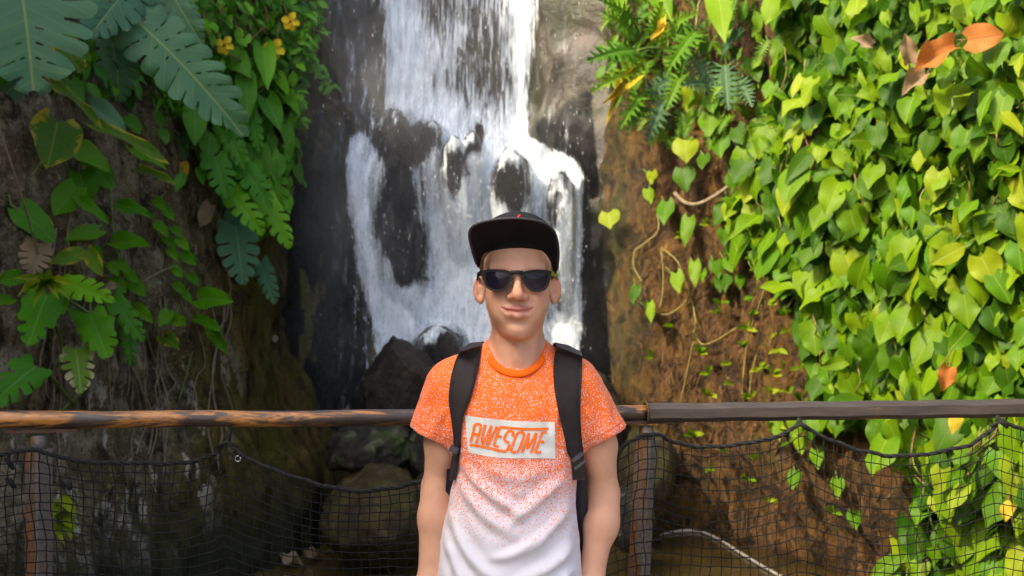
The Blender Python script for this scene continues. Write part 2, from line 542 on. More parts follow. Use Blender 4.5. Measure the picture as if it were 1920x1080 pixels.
ROCKS = []
def boulder(u, v, Y, wpx, hpx, depth, mat, seed, label, angular=0.5, rough=0.1, rot=0.0, sub=4, planes=None):
    c = at(u, v, Y)
    k = Y / FPX / 2
    p, f = rock_mesh(c, (wpx * k, depth, hpx * k), seed, angular, rough, sub, rot, planes)
    o = obj('boulder', p, f, mat); o.location = c
    tag(o, label, 'boulder', 'boulders in and below the waterfall')
    ROCKS.append(o)
    return o
FALLROCKS = []
FALLROCKS += [boulder(748, 385, 8.42, 100, 350, 0.26, MR_WET, 3, 'tall black boulder standing in the left of the cascade', 0.35, 0.08, 0.03, 5),
  boulder(852, 320, 8.42, 56, 120, 0.16, MR_WET, 5, 'small dark boulder in the middle of the cascade beside the tall one', 0.3),
  boulder(957, 350, 8.32, 76, 140, 0.20, MR_WET, 8, 'rounded dark boulder in the cascade straight above the cap', 0.3),
  boulder(887, 272, 8.50, 34, 48, 0.10, MR_WET, 12, 'smallest dark stone at the top lip of the cascade', 0.3),
  boulder(808, 262, 8.52, 44, 70, 0.12, MR_WET, 15, 'mist-covered stone just right of the tall black boulder top', 0.3),
  boulder(1053, 385, 8.30, 52, 140, 0.14, MR_WET, 18, 'narrow dark boulder at the sunlit right edge of the cascade', 0.35),
  boulder(822, 655, 7.95, 92, 96, 0.20, MR_WET, 22, 'rounded wet grey boulder at the foot of the cascade', 0.2, 0.06)]
boulder(748, 722, 7.45, 165, 190, 0.30, MR_DARK, 31, 'large angular dark brown boulder above the handrail left of the boy', 1.0, 0.05, 0.0, 5, planes=(((-.80, -.25, .55), .62), ((.62, -.35, .70), .60), ((-.15, -.95, .28), .60), ((.70, -.70, .1), .66), ((.05, .3, .95), .90), ((-.95, 0, -.2), .80), ((.95, .1, -.1), .80), ((0, -.4, -.9), .75), ((-.5, -.8, .0), .70)))
boulder(700, 842, 7.25, 170, 110, 0.26, MR_GREY, 37, 'mottled grey boulder below the handrail on top of the ochre one', 0.6, 0.14, 0.1, 5)
boulder(706, 968, 6.95, 205, 185, 0.34, MR_GOLD, 41, 'big ochre boulder standing in the pool behind the net', 0.4, 0.08, 0.0, 5)
boulder(806, 840, 7.3, 90, 110, 0.22, MR_GREY, 44, 'mottled boulder half hidden by the orange sleeve', 0.5, 0.12)
boulder(822, 925, 7.1, 110, 100, 0.22, MR_GOLD, 47, 'ochre boulder half hidden behind the arm at the picture left', 0.4, 0.1)
boulder(905, 800, 7.7, 170, 260, 0.35, MR_DARK, 53, 'dark boulder behind the boy at the foot of the fall', 0.6, 0.12)
boulder(1080, 800, 7.85, 190, 260, 0.35, MR_DARK, 56, 'dark boulder right of the fall foot behind the strap', 0.5, 0.12)
boulder(1215, 900, 7.6, 110, 190, 0.30, MR_GOLD, 61, 'brown boulder behind the grey post right of the boy', 0.5, 0.12)
boulder(1180, 975, 7.0, 90, 120, 0.2, MR_GREY, 64, 'low mottled stone at the water beside the grey post', 0.5, 0.12)

# ------------------------------------------------------------------ falling water
DRAPE = bvh_of([cliff_back] + FALLROCKS + [cliff_left, cliff_right]) if False else None
def drape_bvh():
    vs, fs = [], []
    for o in [cliff_back, cliff_left, cliff_right] + FALLROCKS:
        b = len(vs); L = Vector(o.location)
        vs.extend([v.co + L for v in o.data.vertices]); fs.extend([tuple(i + b for i in p.vertices) for p in o.data.polygons])
    return BVHTree.FromPolygons(vs, fs)
DR = drape_bvh()

def ell(u, v, cu, cv, ru, rv, soft=0.35):
    d = np.sqrt(((u - cu) / ru) ** 2 + ((v - cv) / rv) ** 2)
    return 1 - smst(1 - soft, 1 + soft, d)

def flow(u, v, k):
    """thickness of water at a place of the fall"""
    wob = 14 * vnoise(v * 0.02, k * 3.1, 0, 77)
    L = np.interp(v, [-200, 0, 120, 215, 245, 262, 330, 450, 560, 640, 700], [715, 716, 722, 716, 672, 655, 650, 664, 684, 697, 708]) + wob * 0.4
    R = np.interp(v, [-200, 0, 60, 150, 255, 300, 330, 560, 700], [1030, 1012, 1000, 990, 990, 1075, 1090, 1088, 1085]) + wob * 0.4
    ins = smst(-14, 22, u - L) * (1 - smst(-16, 12, u - R))
    up = 1 - smst(235, 285, v)
    d_up = 0.46 + 0.30 * ell(u, v, 752, 120, 42, 200, 0.6) + 0.10 * ell(u, v, 985, 60, 30, 170, 0.6) - 0.30 * ell(u, v, 905, 130, 50, 130, 0.7) - 0.26 * ell(u, v, 815, 10, 35, 60, 0.7) + 0.25 * ell(u, v, 840, 240, 120, 60, 0.6)
    d_lo = 0.88 + 0.22 * ell(u, v, 690, 400, 40, 150, 0.5) + 0.25 * ell(u, v, 890, 430, 70, 120, 0.6) + 0.30 * ell(u, v, 1075, 420, 30, 140, 0.5) + 0.08 * ell(u, v, 1000, 300, 70, 25, 0.6) + 0.2 * ell(u, v, 760, 590, 60, 60, 0.6)
    u0, v0 = u, v
    u = u + 11 * vnoise(u0 * .035, v0 * .012, 1.7, 91) + 7 * vnoise(u0 * .09, v0 * .03, 4.7, 93); v = v + 26 * vnoise(u0 * .07, v0 * .02, 8.7, 95)
    for a in ((748, 262, 50, 52, .72), (750, 400, 50, 130, .60), (775, 490, 45, 60, .38), (853, 318, 27, 55, .62), (958, 350, 36, 58, .66), (890, 270, 17, 24, .55), (812, 262, 22, 28, .35), (1052, 385, 22, 66, .5), (822, 655, 44, 42, .6), (1030, 560, 34, 70, .30), (905, 560, 30, 70, .1)):
        d_lo = d_lo - 1.5 * a[4] * ell(u, v, a[0], a[1], a[2], a[3], 0.42)
        d_up = d_up - 1.35 * a[4] * ell(u, v, a[0], a[1], a[2], a[3], 0.42)
    u, v = u0, v0
    d = up * d_up + (1 - up) * d_lo
    side = (0.12 - 0.06 * smst(900, 1000, u)) * smst(560, 720, u) * (1 - smst(1085, 1125, u))            # thin trickle beside the main fall
    return np.clip(np.maximum(d * ins, side * (1 - 0.75 * ins)), 0, 1)

def mat_water(name, seed, power, lo):
    N = NT(name); co = N.coord()
    z = N.sep(co)[2]
    den = N.attr('flow')
    st = N.noise(N.mapping(co, (22, 3, 1.7), loc=(seed, 0, seed)), 1.6, 4, 0.66, 0.15)
    st2 = N.noise(N.mapping(co, (52, 6, 5), loc=(seed * 2, 0, 0)), 1.5, 3, 0.7, 0.2)
    fr = N.noise(N.mapping(co, (17, 9, 8), loc=(seed, 3, seed)), 1.6, 6, 0.74, 0.7)
    low = N.maprange(z, 2.5, 2.1)
    pat = N.mix(low, N.mix(0.4, st, st2), N.mix(0.5, fr, st))
    a = N.math('SUBTRACT', N.math('ADD', den, N.math('MULTIPLY', N.math('SUBTRACT', pat, 0.5), 2.3)), lo)
    a = N.math('MULTIPLY', N.maprange(a, 0.0, 0.5, smooth=True), power)
    a = N.math('MULTIPLY', a, N.maprange(den, 0.0, 0.12))
    dif = N.principled((0.80, 0.885, 0.955), 0.35, N.bump(pat, 0.7, 0.03), 0.5)
    tr = N.n('ShaderNodeBsdfTranslucent'); N.put(tr.inputs[0], (0.88, 0.91, 0.94))
    m1 = N.n('ShaderNodeMixShader'); m1.inputs[0].default_value = 0.15
    N.t.links.new(dif, m1.inputs[1]); N.t.links.new(tr.outputs[0], m1.inputs[2])
    tp = N.n('ShaderNodeBsdfTransparent')
    m2 = N.n('ShaderNodeMixShader'); N.put(m2.inputs[0], a)
    N.t.links.new(tp.outputs[0], m2.inputs[1]); N.t.links.new(m1.outputs[0], m2.inputs[2])
    return N.done(m2.outputs[0])

fall = tag(thing('waterfall', 'white waterfall pouring over dark boulders down the wet cliff', 'waterfall', (-0.3, 8.4, 0)))
def water_sheet(name, off, seed, mat, k, spread=0.0):
    xs = np.arange(-1.5, 0.66, 0.016); zs = np.arange(4.3, 0.55, -0.02)
    Y = np.zeros((len(xs), len(zs)))
    for i, x in enumerate(xs):
        for j, zz in enumerate(zs):
            h = DR.ray_cast(Vector((x - 0.06 * (zz - 0.8), 5.5, zz)), Vector((0, 1, 0)))[0]
            Y[i, j] = h.y if h is not None else 9.2
    for _ in range(2):                                            # water rounds the stones off
        Y[1:-1] = (Y[:-2] + Y[1:-1] * 2 + Y[2:]) / 4
    for j in range(1, len(zs)):                                   # thrown forward, then falls straight and slowly settles back
        Y[:, j] = np.minimum(Y[:, j], Y[:, j - 1] + 0.010)
    X = np.broadcast_to(xs[:, None], Y.shape) - 0.06 * (zs[None, :] - 0.8)
    Z = np.broadcast_to(zs[None, :], Y.shape)
    Y = Y - off - 0.028 * fbm(X * 9, Z * 1.6, k * 5.0, 3, seed) - 0.012 * fbm(X * 24, Z * 7, k * 2.0, 2, seed + 3)
    u = 960 + X / Y * FPX; v = 540 - (Z - CAMZ) / Y * FPX
    d = flow(u, v, k)
    P = np.stack([X, Y, Z], -1).reshape(-1, 3)
    o = obj(name, P, grid_faces(len(xs), len(zs)), mat)
    add_attr(o.data, 'flow', d.reshape(-1))
    keep_world(o, fall)
    return o
# one ray pass, three curtains
_Ycache = {}
water_sheet('curtain', 0.025, 1, mat_water('water_inner', 1.7, 1.0, 0.10), 1)
water_sheet('curtain', 0.075, 6, mat_water('water_middle', 7.3, 0.95, 0.34), 2)
water_sheet('curtain', 0.13, 9, mat_water('water_outer', 12.9, 0.75, 0.54), 3)

# drifting mist in front of the fall
def mat_mist():
    N = NT('mist'); co = N.coord()
    n1 = N.noise(N.mapping(co, (2.2, 1, 1.3)), 1.4, 3, 0.5)
    a = N.math('MULTIPLY', N.attr('flow'), N.maprange(n1, 0.3, 0.75, 0.25, 1.0))
    tr = N.n('ShaderNodeBsdfTranslucent'); N.put(tr.inputs[0], (0.8, 0.82, 0.84))
    df = N.n('ShaderNodeBsdfDiffuse'); N.put(df.inputs[0], (0.8, 0.82, 0.84))
    m1 = N.n('ShaderNodeMixShader'); m1.inputs[0].default_value = 0.5
    N.t.links.new(df.outputs[0], m1.inputs[1]); N.t.links.new(tr.outputs[0], m1.inputs[2])
    tp = N.n('ShaderNodeBsdfTransparent'); m2 = N.n('ShaderNodeMixShader'); N.put(m2.inputs[0], a)
    N.t.links.new(tp.outputs[0], m2.inputs[1]); N.t.links.new(m1.outputs[0], m2.inputs[2])
    return N.done(m2.outputs[0])
M_MIST = mat_mist()
for k, (yy, amt) in enumerate(((8.02, .08), (7.72, .06))):
    xs = np.arange(-1.55, 0.9, 0.05); zs = np.arange(3.6, 0.3, -0.05)
    X, Z = np.meshgrid(xs, zs, indexing='ij')
    Y = yy + 0.10 * fbm(X * 1.5, Z * 1.2, k * 4.0, 2, 70 + k)
    u = 960 + X / Y * FPX; v = 540 - (Z - CAMZ) / Y * FPX
    d = amt * (ell(u, v, 850, 180, 190, 230, .8) * .7 + ell(u, v, 870, 330, 270, 150, .9) * .6 + ell(u, v, 850, 600, 240, 130, .9) * .8 + ell(u, v, 640, 380, 90, 330, .9) * .8)
    o = obj('mist', np.stack([X, Y, Z], -1).reshape(-1, 3), grid_faces(len(xs), len(zs)), M_MIST)
    add_attr(o.data, 'flow', np.clip(d, 0, 1).reshape(-1)); o['kind'] = 'stuff'; keep_world(o, fall)

# flying drops
def drops():
    rng = np.random.default_rng(5)
    V, F = [], []
    n = 3000
    u = np.concatenate([rng.uniform(600, 1110, n // 2), rng.uniform(655, 1095, n // 2)])
    v = np.concatenate([rng.uniform(-40, 660, n // 2), rng.uniform(230, 690, n // 2)])
    keep = rng.uniform(0, 1, n) < np.clip(flow(u, v, 1) + 0.10, 0, 1)
    for a, b in zip(u[keep], v[keep]):
        Y = rng.uniform(7.75, 8.35); c = at(a, b, Y)
        h = rng.uniform(0.006, 0.02); w = rng.uniform(0.0012, 0.0026)
        s = len(V)
        V += [c + Vector((0, 0, h)), c + Vector((w, 0, 0)), c + Vector((-w * .5, w * .87, 0)), c + Vector((-w * .5, -w * .87, 0)), c - Vector((0, 0, h * .7))]
        F += [(s, s + 1, s + 2), (s, s + 2, s + 3), (s, s + 3, s + 1), (s + 4, s + 2, s + 1), (s + 4, s + 3, s + 2), (s + 4, s + 1, s + 3)]
    N = NT('water_drop')
    m = N.done(N.principled((0.85, 0.88, 0.9), 0.1, None, 0.6))
    o = obj('spray', V, F, m); tag(o, kind='stuff'); keep_world(o, fall)
drops()
# ------------------------------------------------------------------ leaves
def mat_leaf(name, c1, c2, vein, rough=0.42, yellow=0.0, ycol=(0.45, 0.36, 0.02), trans=0.32, brown=0.0, spec=0.14, veinw=0.022, nlat=7.0, gain=0.80):
    N = NT(name)
    uv = N.coord('UV'); ux, uy = N.sep(uv)[0], N.sep(uv)[1]
    oi = N.n('ShaderNodeObjectInfo')
    rnd = N.math('FRACT', N.math('ADD', oi.outputs['Random'], N.attr('tint')))
    loc = N.n('ShaderNodeVectorMath', operation='ADD')
    N.put(loc.inputs[0], uv)
    cmb = N.n('ShaderNodeCombineXYZ'); N.put(cmb.inputs[0], N.math('MULTIPLY', rnd, 31.0)); N.put(cmb.inputs[1], N.math('MULTIPLY', rnd, 17.0))
    N.put(loc.inputs[1], cmb.outputs[0])
    co = loc.outputs[0]
    nz = N.noise(co, 4.0, 3, 0.6)
    fac = N.math('ADD', rnd, N.math('MULTIPLY', N.math('SUBTRACT', nz, 0.5), 0.5), clamp=True)
    mid3 = tuple((a + b) / 2 * 0.9 for a, b in zip(c1, c2))
    c = N.ramp(fac, [(0.0, c1), (0.5, mid3), (1.0, c2)])
    ax = N.math('ABSOLUTE', ux)
    edge = N.attr('rim')
    if yellow:
        ym = N.maprange(N.math('ADD', N.math('MULTIPLY', edge, 0.42), N.math('MULTIPLY', N.noise(co, 2.6, 4, 0.65), 1.25)), 1.25 - 0.26 * yellow, 1.36 - 0.26 * yellow)
        c = N.mix(ym, c, ycol)
        if brown:
            bm_ = N.maprange(N.math('ADD', N.math('MULTIPLY', edge, 0.5), N.math('MULTIPLY', N.noise(co, 3.4, 4, 0.65), 1.2)), 1.36 - 0.2 * brown, 1.42 - 0.2 * brown)
            c = N.mix(bm_, c, (0.20, 0.09, 0.03))
    lat = N.math('ABSOLUTE', N.math('SUBTRACT', N.math('FRACT', N.math('MULTIPLY', N.math('SUBTRACT', uy, N.math('MULTIPLY', ax, 0.75)), nlat)), 0.5))
    latm = N.maprange(lat, 0.0, 0.07, 1.0, 0.0)
    midm = N.maprange(ax, veinw * 0.4, veinw, 1.0, 0.0)
    vm = N.math('MAXIMUM', midm, N.math('MULTIPLY', latm, 0.33))
    c = N.mix(N.math('MULTIPLY', vm, 0.75), c, vein)
    bmp = N.bump(N.math('ADD', N.math('MULTIPLY', vm, -0.6), N.math('MULTIPLY', nz, 0.5)), 0.35, 0.006)
    c = N.mix(1.0, c, (gain, gain, gain), 'MULTIPLY')
    p = N.principled(c, rough + 0.06, bmp, spec)
    tr = N.n('ShaderNodeBsdfTranslucent')
    N.put(tr.inputs[0], N.mix(1.0, c, (1.0, 1.05, 0.55), 'MULTIPLY'))
    m = N.n('ShaderNodeMixShader'); m.inputs[0].default_value = trans
    N.t.links.new(p, m.inputs[1]); N.t.links.new(tr.outputs[0], m.inputs[2])
    return N.done(m.outputs[0])

def leaf_grid(tab, lobe, ncol, nrow, fold, droop, wave, seed, lobe_pow=3.0, cup=0.0):
    """blade: rows along the midrib, columns to both sides; returns verts, faces, uv, rim"""
    T, W = zip(*tab)
    rng = random.Random(seed)
    ph = rng.uniform(0, 6.3)
    V, UV, RIM = [], [], []
    for i in range(nrow + 1):
        t = i / nrow
        w = float(np.interp(t, T, W))
        for j in range(-ncol, ncol + 1):
            r = j / ncol
            x = r * w
            y = t - lobe * abs(r) ** 1.6 * (1 - t) ** lobe_pow
            z = fold * abs(x) - droop * t * t + wave * math.sin(ph + t * 9 + (2 if j > 0 else 0)) * abs(r) ** 2 * (0.3 + w) - cup * x * x
            V.append((x, y, z)); UV.append((x, y)); RIM.append(max(abs(r), (t - 0.75) * 4 if t > 0.75 else 0))
    n = 2 * ncol + 1
    F = []
    for i in range(nrow):
        for j in range(n - 1):
            a = i * n + j
            F.append((a, a + 1, a + n + 1, a + n))
    return V, F, UV, RIM

HEART = [(0, .25), (.07, .37), (.16, .45), (.28, .475), (.42, .44), (.57, .36), (.72, .25), (.86, .125), (.95, .045), (1, .004)]
POTHOS = [(0, .22), (.10, .34), (.25, .42), (.42, .43), (.6, .38), (.76, .28), (.88, .16), (.96, .06), (1, .006)]
LANCE = [(0, .01), (.10, .09), (.25, .17), (.42, .20), (.6, .18), (.76, .12), (.9, .05), (1, .004)]
OVAL = [(0, .02), (.12, .17), (.3, .27), (.5, .29), (.7, .24), (.86, .13), (.95, .05), (1, .004)]
LONGHEART = [(0, .20), (.10, .27), (.22, .30), (.4, .29), (.6, .23), (.8, .12), (.93, .04), (1, .004)]

def finish_leaf(name, V, F, UV, RIM, mat, tint=None):
    me = new_mesh(name, V, F)
    ul = me.uv_layers.new(name='UVMap')
    li = np.zeros(len(me.loops), dtype=np.int32); me.loops.foreach_get('vertex_index', li)
    ul.data.foreach_set('uv', np.array(UV, dtype=np.float32)[li].ravel())
    add_attr(me, 'rim', RIM)
    if tint is not None: add_attr(me, 'tint', tint)
    me.materials.append(mat)
    return me

def split_leaf(n_lobe, r0, tab, lobe, sweep, gap, seed, droop=0.25, fold=0.12, holes=True, point=0.0, slit_from=0.12, pinch=0.16):
    """blade cut from the margin towards the midrib into fingers, with holes along the midrib"""
    T, W = zip(*tab)
    rng = random.Random(seed)
    V, F, UV, RIM = [], [], [], []
    rows = [0, 0.12, 0.24, 0.36, 0.52, 0.68, 0.84, 1.0]
    def P(t, r, side, pinch):
        w = float(np.interp(t, T, W))
        a = sweep * (t - 0.15) + 0.12                       # fingers lean to the tip
        x = side * r * w * math.cos(a * 0.8)
        y = t + r * w * math.sin(a) * 0.9 - lobe * r ** 1.6 * (1 - t) ** 3
        z = fold * r * w - droop * (t ** 2) - 0.35 * (r * w) ** 2 + 0.02 * math.sin(t * 25 + seed) * r
        return x, y, z
    for side in (-1, 1):
        # column boundaries along t
        cols = []
        for k in range(n_lobe):
            t0 = k / n_lobe; t1 = (k + 1) / n_lobe
            g = gap / n_lobe * rng.uniform(0.7, 1.3) if k < n_lobe - 1 else 0
            cut = rng.uniform(r0 * 0.85, r0 * 1.25)
            cols.append((t0, t1 - g, t1, cut, rng.random()))
        prev = None
        for k, (t0, t1, t2, cut, rr) in enumerate(cols):
            sub = 4
            ids = []
            for i in range(sub + 1):
                col = []
                for r in rows:
                    rloc = max(0, (r - cut) / max(1 - cut, 1e-3))
                    mid = (t0 + t1) / 2
                    s = i / sub
                    tt = t0 + (t1 - t0) * s
                    pin = 1 - (pinch + point) * rloc ** 2
                    tt = mid + (tt - mid) * pin
                    reach = r * (1 - (0.10 + 0.35 * point) * (2 * s - 1) ** 2 * rloc) * (1.0 - 0.16 * rr * rloc)
                    p = P(tt, reach, side, 0); p = (p[0], p[1], p[2] - (rr - .35) * .10 * rloc ** 1.5 + .02 * math.sin(s * math.pi) * rloc)
                    V.append(p); UV.append((p[0], p[1])); RIM.append(r)
                    col.append(len(V) - 1)
                ids.append(col)
            for i in range(sub):
                for j in range(len(rows) - 1):
                    q = (ids[i][j], ids[i + 1][j], ids[i + 1][j + 1], ids[i][j + 1])
                    F.append(q if side > 0 else q[::-1])
            if prev is not None:
                # web between neighbouring fingers, up to the slit; a hole now and then
                pc, pids = prev
                for j in range(len(rows) - 1):
                    lim = pc[3]
                    if k / n_lobe < slit_from: lim = 1.1
                    if rows[j + 1] > lim + 0.06: break
                    if holes and j == 1 and pc[4] > 0.35: continue
                    q = (pids[-1][j], ids[0][j], ids[0][j + 1], pids[-1][j + 1])
                    F.append(q if side > 0 else q[::-1])
            prev = (cols[k], ids)
    return V, F, UV, RIM

MON = [(0, .36), (.12, .47), (.28, .52), (.45, .50), (.62, .43), (.78, .31), (.9, .18), (1, .06)]
MONL = [(0, .24), (.12, .31), (.3, .34), (.5, .33), (.68, .27), (.84, .17), (1, .05)]

# materials
ML_SUN = mat_leaf('heart_leaf_bright', (0.075, 0.225, 0.002), (0.215, 0.365, 0.003), (0.26, 0.38, 0.03), 0.40, gain=0.72)
ML_SUN2 = mat_leaf('heart_leaf_deep', (0.035, 0.13, 0.003), (0.10, 0.24, 0.004), (0.15, 0.26, 0.04), 0.4, gain=0.62)
ML_LIME = mat_leaf('young_leaf_lime', (0.26, 0.42, 0.010), (0.40, 0.50, 0.012), (0.5, 0.58, 0.12), 0.4, gain=0.62)
ML_POTH = mat_leaf('pothos_leaf', (0.05, 0.21, 0.003), (0.13, 0.33, 0.005), (0.14, 0.26, 0.04), 0.36, yellow=0.55, brown=0.5)
ML_POTHY = mat_leaf('pothos_leaf_yellowing', (0.07, 0.17, 0.010), (0.13, 0.26, 0.014), (0.22, 0.28, 0.04), 0.4, yellow=1.15, brown=0.95)
ML_GREEN = mat_leaf('fresh_green_leaf', (0.08, 0.31, 0.006), (0.17, 0.44, 0.010), (0.20, 0.38, 0.07), 0.38)
ML_MON = mat_leaf('monstera_leaf', (0.06, 0.165, 0.085), (0.085, 0.205, 0.095), (0.26, 0.36, 0.10), 0.5, yellow=0.18, brown=0.35, veinw=0.012, nlat=8.0, spec=0.25, gain=0.95)
ML_MONS = mat_leaf('small_monstera_leaf', (0.06, 0.25, 0.012), (0.12, 0.35, 0.015), (0.17, 0.33, 0.09), 0.42, yellow=0.15, brown=0.3)
ML_MONB = mat_leaf('bluish_monstera_leaf', (0.08, 0.20, 0.10), (0.10, 0.235, 0.11), (0.18, 0.3, 0.14), 0.5, yellow=0.3, ycol=(0.35, 0.25, 0.2), brown=0.5)
ML_VAR = mat_leaf('bleached_monstera_leaf', (0.09, 0.22, 0.02), (0.16, 0.30, 0.03), (0.4, 0.45, 0.15), 0.45, yellow=1.3, ycol=(0.52, 0.45, 0.22), brown=0.5)
ML_SHRUB = mat_leaf('shrub_leaf', (0.03, 0.15, 0.004), (0.10, 0.29, 0.006), (0.10, 0.22, 0.04), 0.35)
ML_PHILO = mat_leaf('lobed_philodendron_leaf', (0.05, 0.18, 0.008), (0.19, 0.34, 0.012), (0.22, 0.34, 0.07), 0.4)
ML_PHILOB = mat_leaf('grey_green_lobed_leaf', (0.05, 0.13, 0.07), (0.09, 0.18, 0.08), (0.2, 0.3, 0.14), 0.5)
ML_DRY = mat_leaf('dry_leaf_tan', (0.30, 0.20, 0.11), (0.45, 0.34, 0.22), (0.3, 0.2, 0.1), 0.7, trans=0.25)
ML_RUST = mat_leaf('dry_leaf_rust', (0.42, 0.13, 0.025), (0.62, 0.24, 0.06), (0.35, 0.12, 0.04), 0.55, trans=0.3)
ML_YEL = mat_leaf('yellow_leaf', (0.55, 0.40, 0.02), (0.65, 0.42, 0.03), (0.6, 0.5, 0.1), 0.45)
ML_PETAL = mat_leaf('yellow_petal', (0.75, 0.55, 0.015), (0.85, 0.66, 0.03), (0.8, 0.5, 0.03), 0.5, trans=0.3)
M_STEM = simple_mat('green_stem', (0.10, 0.15, 0.03), 0.5, 0.3, 30)
M_ROOT = simple_mat('aerial_root', (0.19, 0.145, 0.09), 0.8, 0.4, 40)
M_VINE = simple_mat('brown_vine', (0.15, 0.085, 0.035), 0.75, 0.4, 40)
M_OLIVE = simple_mat('olive_vine', (0.20, 0.17, 0.04), 0.6, 0.4, 40)

_mesh_cache = {}
def leaf_mesh(kind, mat, var=0):
    key = (kind, mat.name, var)
    if key in _mesh_cache: return _mesh_cache[key]
    r = random.Random(hash((kind, var)) % 9999 if False else (sum(map(ord, kind)) * 31 + var * 7))
    if kind == 'heart': g = leaf_grid(HEART, .19, 3, 8, r.uniform(.0, .32), r.uniform(.02, .35), r.uniform(.03, .14), var, 4.0, r.uniform(0, .7))
    elif kind == 'pothos': g = leaf_grid(POTHOS, .16, 3, 8, r.uniform(.05, .35), r.uniform(.02, .25), r.uniform(.05, .15), var)
    elif kind == 'longheart': g = leaf_grid(LONGHEART, .22, 2, 7, r.uniform(.1, .4), r.uniform(.05, .3), r.uniform(.05, .15), var)
    elif kind == 'lance': g = leaf_grid(LANCE, 0, 2, 5, r.uniform(.1, .5), r.uniform(.05, .35), r.uniform(.05, .2), var)
    elif kind == 'oval': g = leaf_grid(OVAL, .02, 2, 5, r.uniform(.05, .4), r.uniform(.05, .3), r.uniform(.05, .2), var)
    elif kind == 'monstera': g = split_leaf(8, .45, MON, .3, 1.0, .13, var + 1, 0.22 + .1 * (var % 3), .10, pinch=.10)
    elif kind == 'monstera_long': g = split_leaf(11, .46, MONL, .2, 1.15, .11, var + 5, 0.30, .05, pinch=.10)
    elif kind == 'monstera_small': g = split_leaf(6, .38, MON, .28, 1.0, .20, var + 9, 0.25, .15, holes=False, slit_from=0.2)
    elif kind == 'one_slit': g = split_leaf(5, .55, MON, .32, 0.8, .22, var + 13, 0.2, .12, holes=False, slit_from=0.5)
    elif kind == 'philo': g = split_leaf(9, .22, MON, .35, 0.9, .42, var + 21, 0.3, .2, holes=False, point=0.5, slit_from=0.0)
    elif kind == 'petal': g = leaf_grid([(0, .08), (.3, .3), (.6, .42), (.85, .36), (1, .15)], 0, 2, 4, .2, .35, .2, var)
    elif kind == 'curl': g = leaf_grid(POTHOS, .1, 3, 7, r.uniform(.8, 1.3), r.uniform(.3, .6), .35, var)
    me = finish_leaf(kind, *g, mat)
    _mesh_cache[key] = me
    return me

def basis(direction, normal):
    y = direction.normalized()
    z = normal - y * normal.dot(y)
    if z.length < 1e-4: z = y.orthogonal()
    z.normalize()
    x = y.cross(z)
    return Matrix((x, y, z)).transposed()

def put_leaf(name, me, base, direction, normal, length, width, parent, origin=None):
    o = bpy.data.objects.new(name, me)
    COL.objects.link(o)
    o.parent = parent
    B = basis(direction, normal)
    M = Matrix.Translation(base - Vector(parent.location if origin is None else origin)) @ B.to_4x4() @ Matrix.Diagonal((width, length, (length + width) / 2, 1))
    o.matrix_local = M
    return o

KW = {'heart': .95, 'pothos': .86, 'longheart': .60, 'lance': .40, 'oval': .58, 'monstera': 1.0, 'monstera_long': .72, 'monstera_small': 1.0, 'one_slit': 1.0, 'philo': 1.0, 'petal': .84, 'curl': .86}
class Plant:
    def __init__(self, name, label, cat, u, v):
        p, n = on_cliff(u, v, 0.0)
        self.root = thing(name, label, cat, p)
        self.stems = {}
        self.n = 0
    def leaf(self, kind, mat, b, t, wpx, off=0.12, tip_off=None, lean=None, var=None, stem=True, name='leaf'):
        """b, t: base and tip as seen in the photograph; off: how far the base stands off the rock"""
        self.n += 1
        P0, n0 = on_cliff(b[0], b[1], off)
        d = (P0 - CAMP).length
        fwd = ray(t[0], t[1])
        P1 = CAMP + fwd * (d * (1.0 if tip_off is None else 1.0) - (tip_off if tip_off is not None else 0.03))
        L = (P1 - P0).length
        nrm = -ray(b[0], b[1]) + (Vector(lean) if lean else Vector((random.uniform(-.35, .35), 0, random.uniform(.15, .6))))
        w = wpx * P0.y / FPX / KW[kind]
        me = leaf_mesh(kind, mat, self.n % 4 if var is None else var)
        o = put_leaf(name, me, P0, P1 - P0, nrm, L, w, self.root)
        if stem:
            q, _ = on_cliff(b[0] + random.uniform(-22, 22), b[1] - random.uniform(0, 30), 0.01)
            self.tube([P0, (P0 + q) / 2 + Vector((0, -.02, -.02)), q], 0.0045, M_STEM)
        return o
    def tube(self, pts, r, mat, n=5):
        mb = self.stems.setdefault(mat.name, (MB(), mat))[0]
        mb.tube(smooth_path(pts, 4), r, n)
    def close(self, names=('stem',)):
        for k, (mb, mat) in self.stems.items():
            nm = {'green_stem': 'stem', 'aerial_root': 'aerial_root', 'brown_vine': 'woody_stem', 'olive_vine': 'woody_stem'}.get(k, 'stem')
            o = mb.build(nm, mat); keep_world(o, self.root); o['kind'] = 'stuff'

def px_path(pts, off=0.02, wob=0.0):
    out = []
    for p in pts:
        q, n = on_cliff(p[0] + random.uniform(-wob, wob), p[1], p[2] if len(p) > 2 else off)
        out.append(q)
    return out

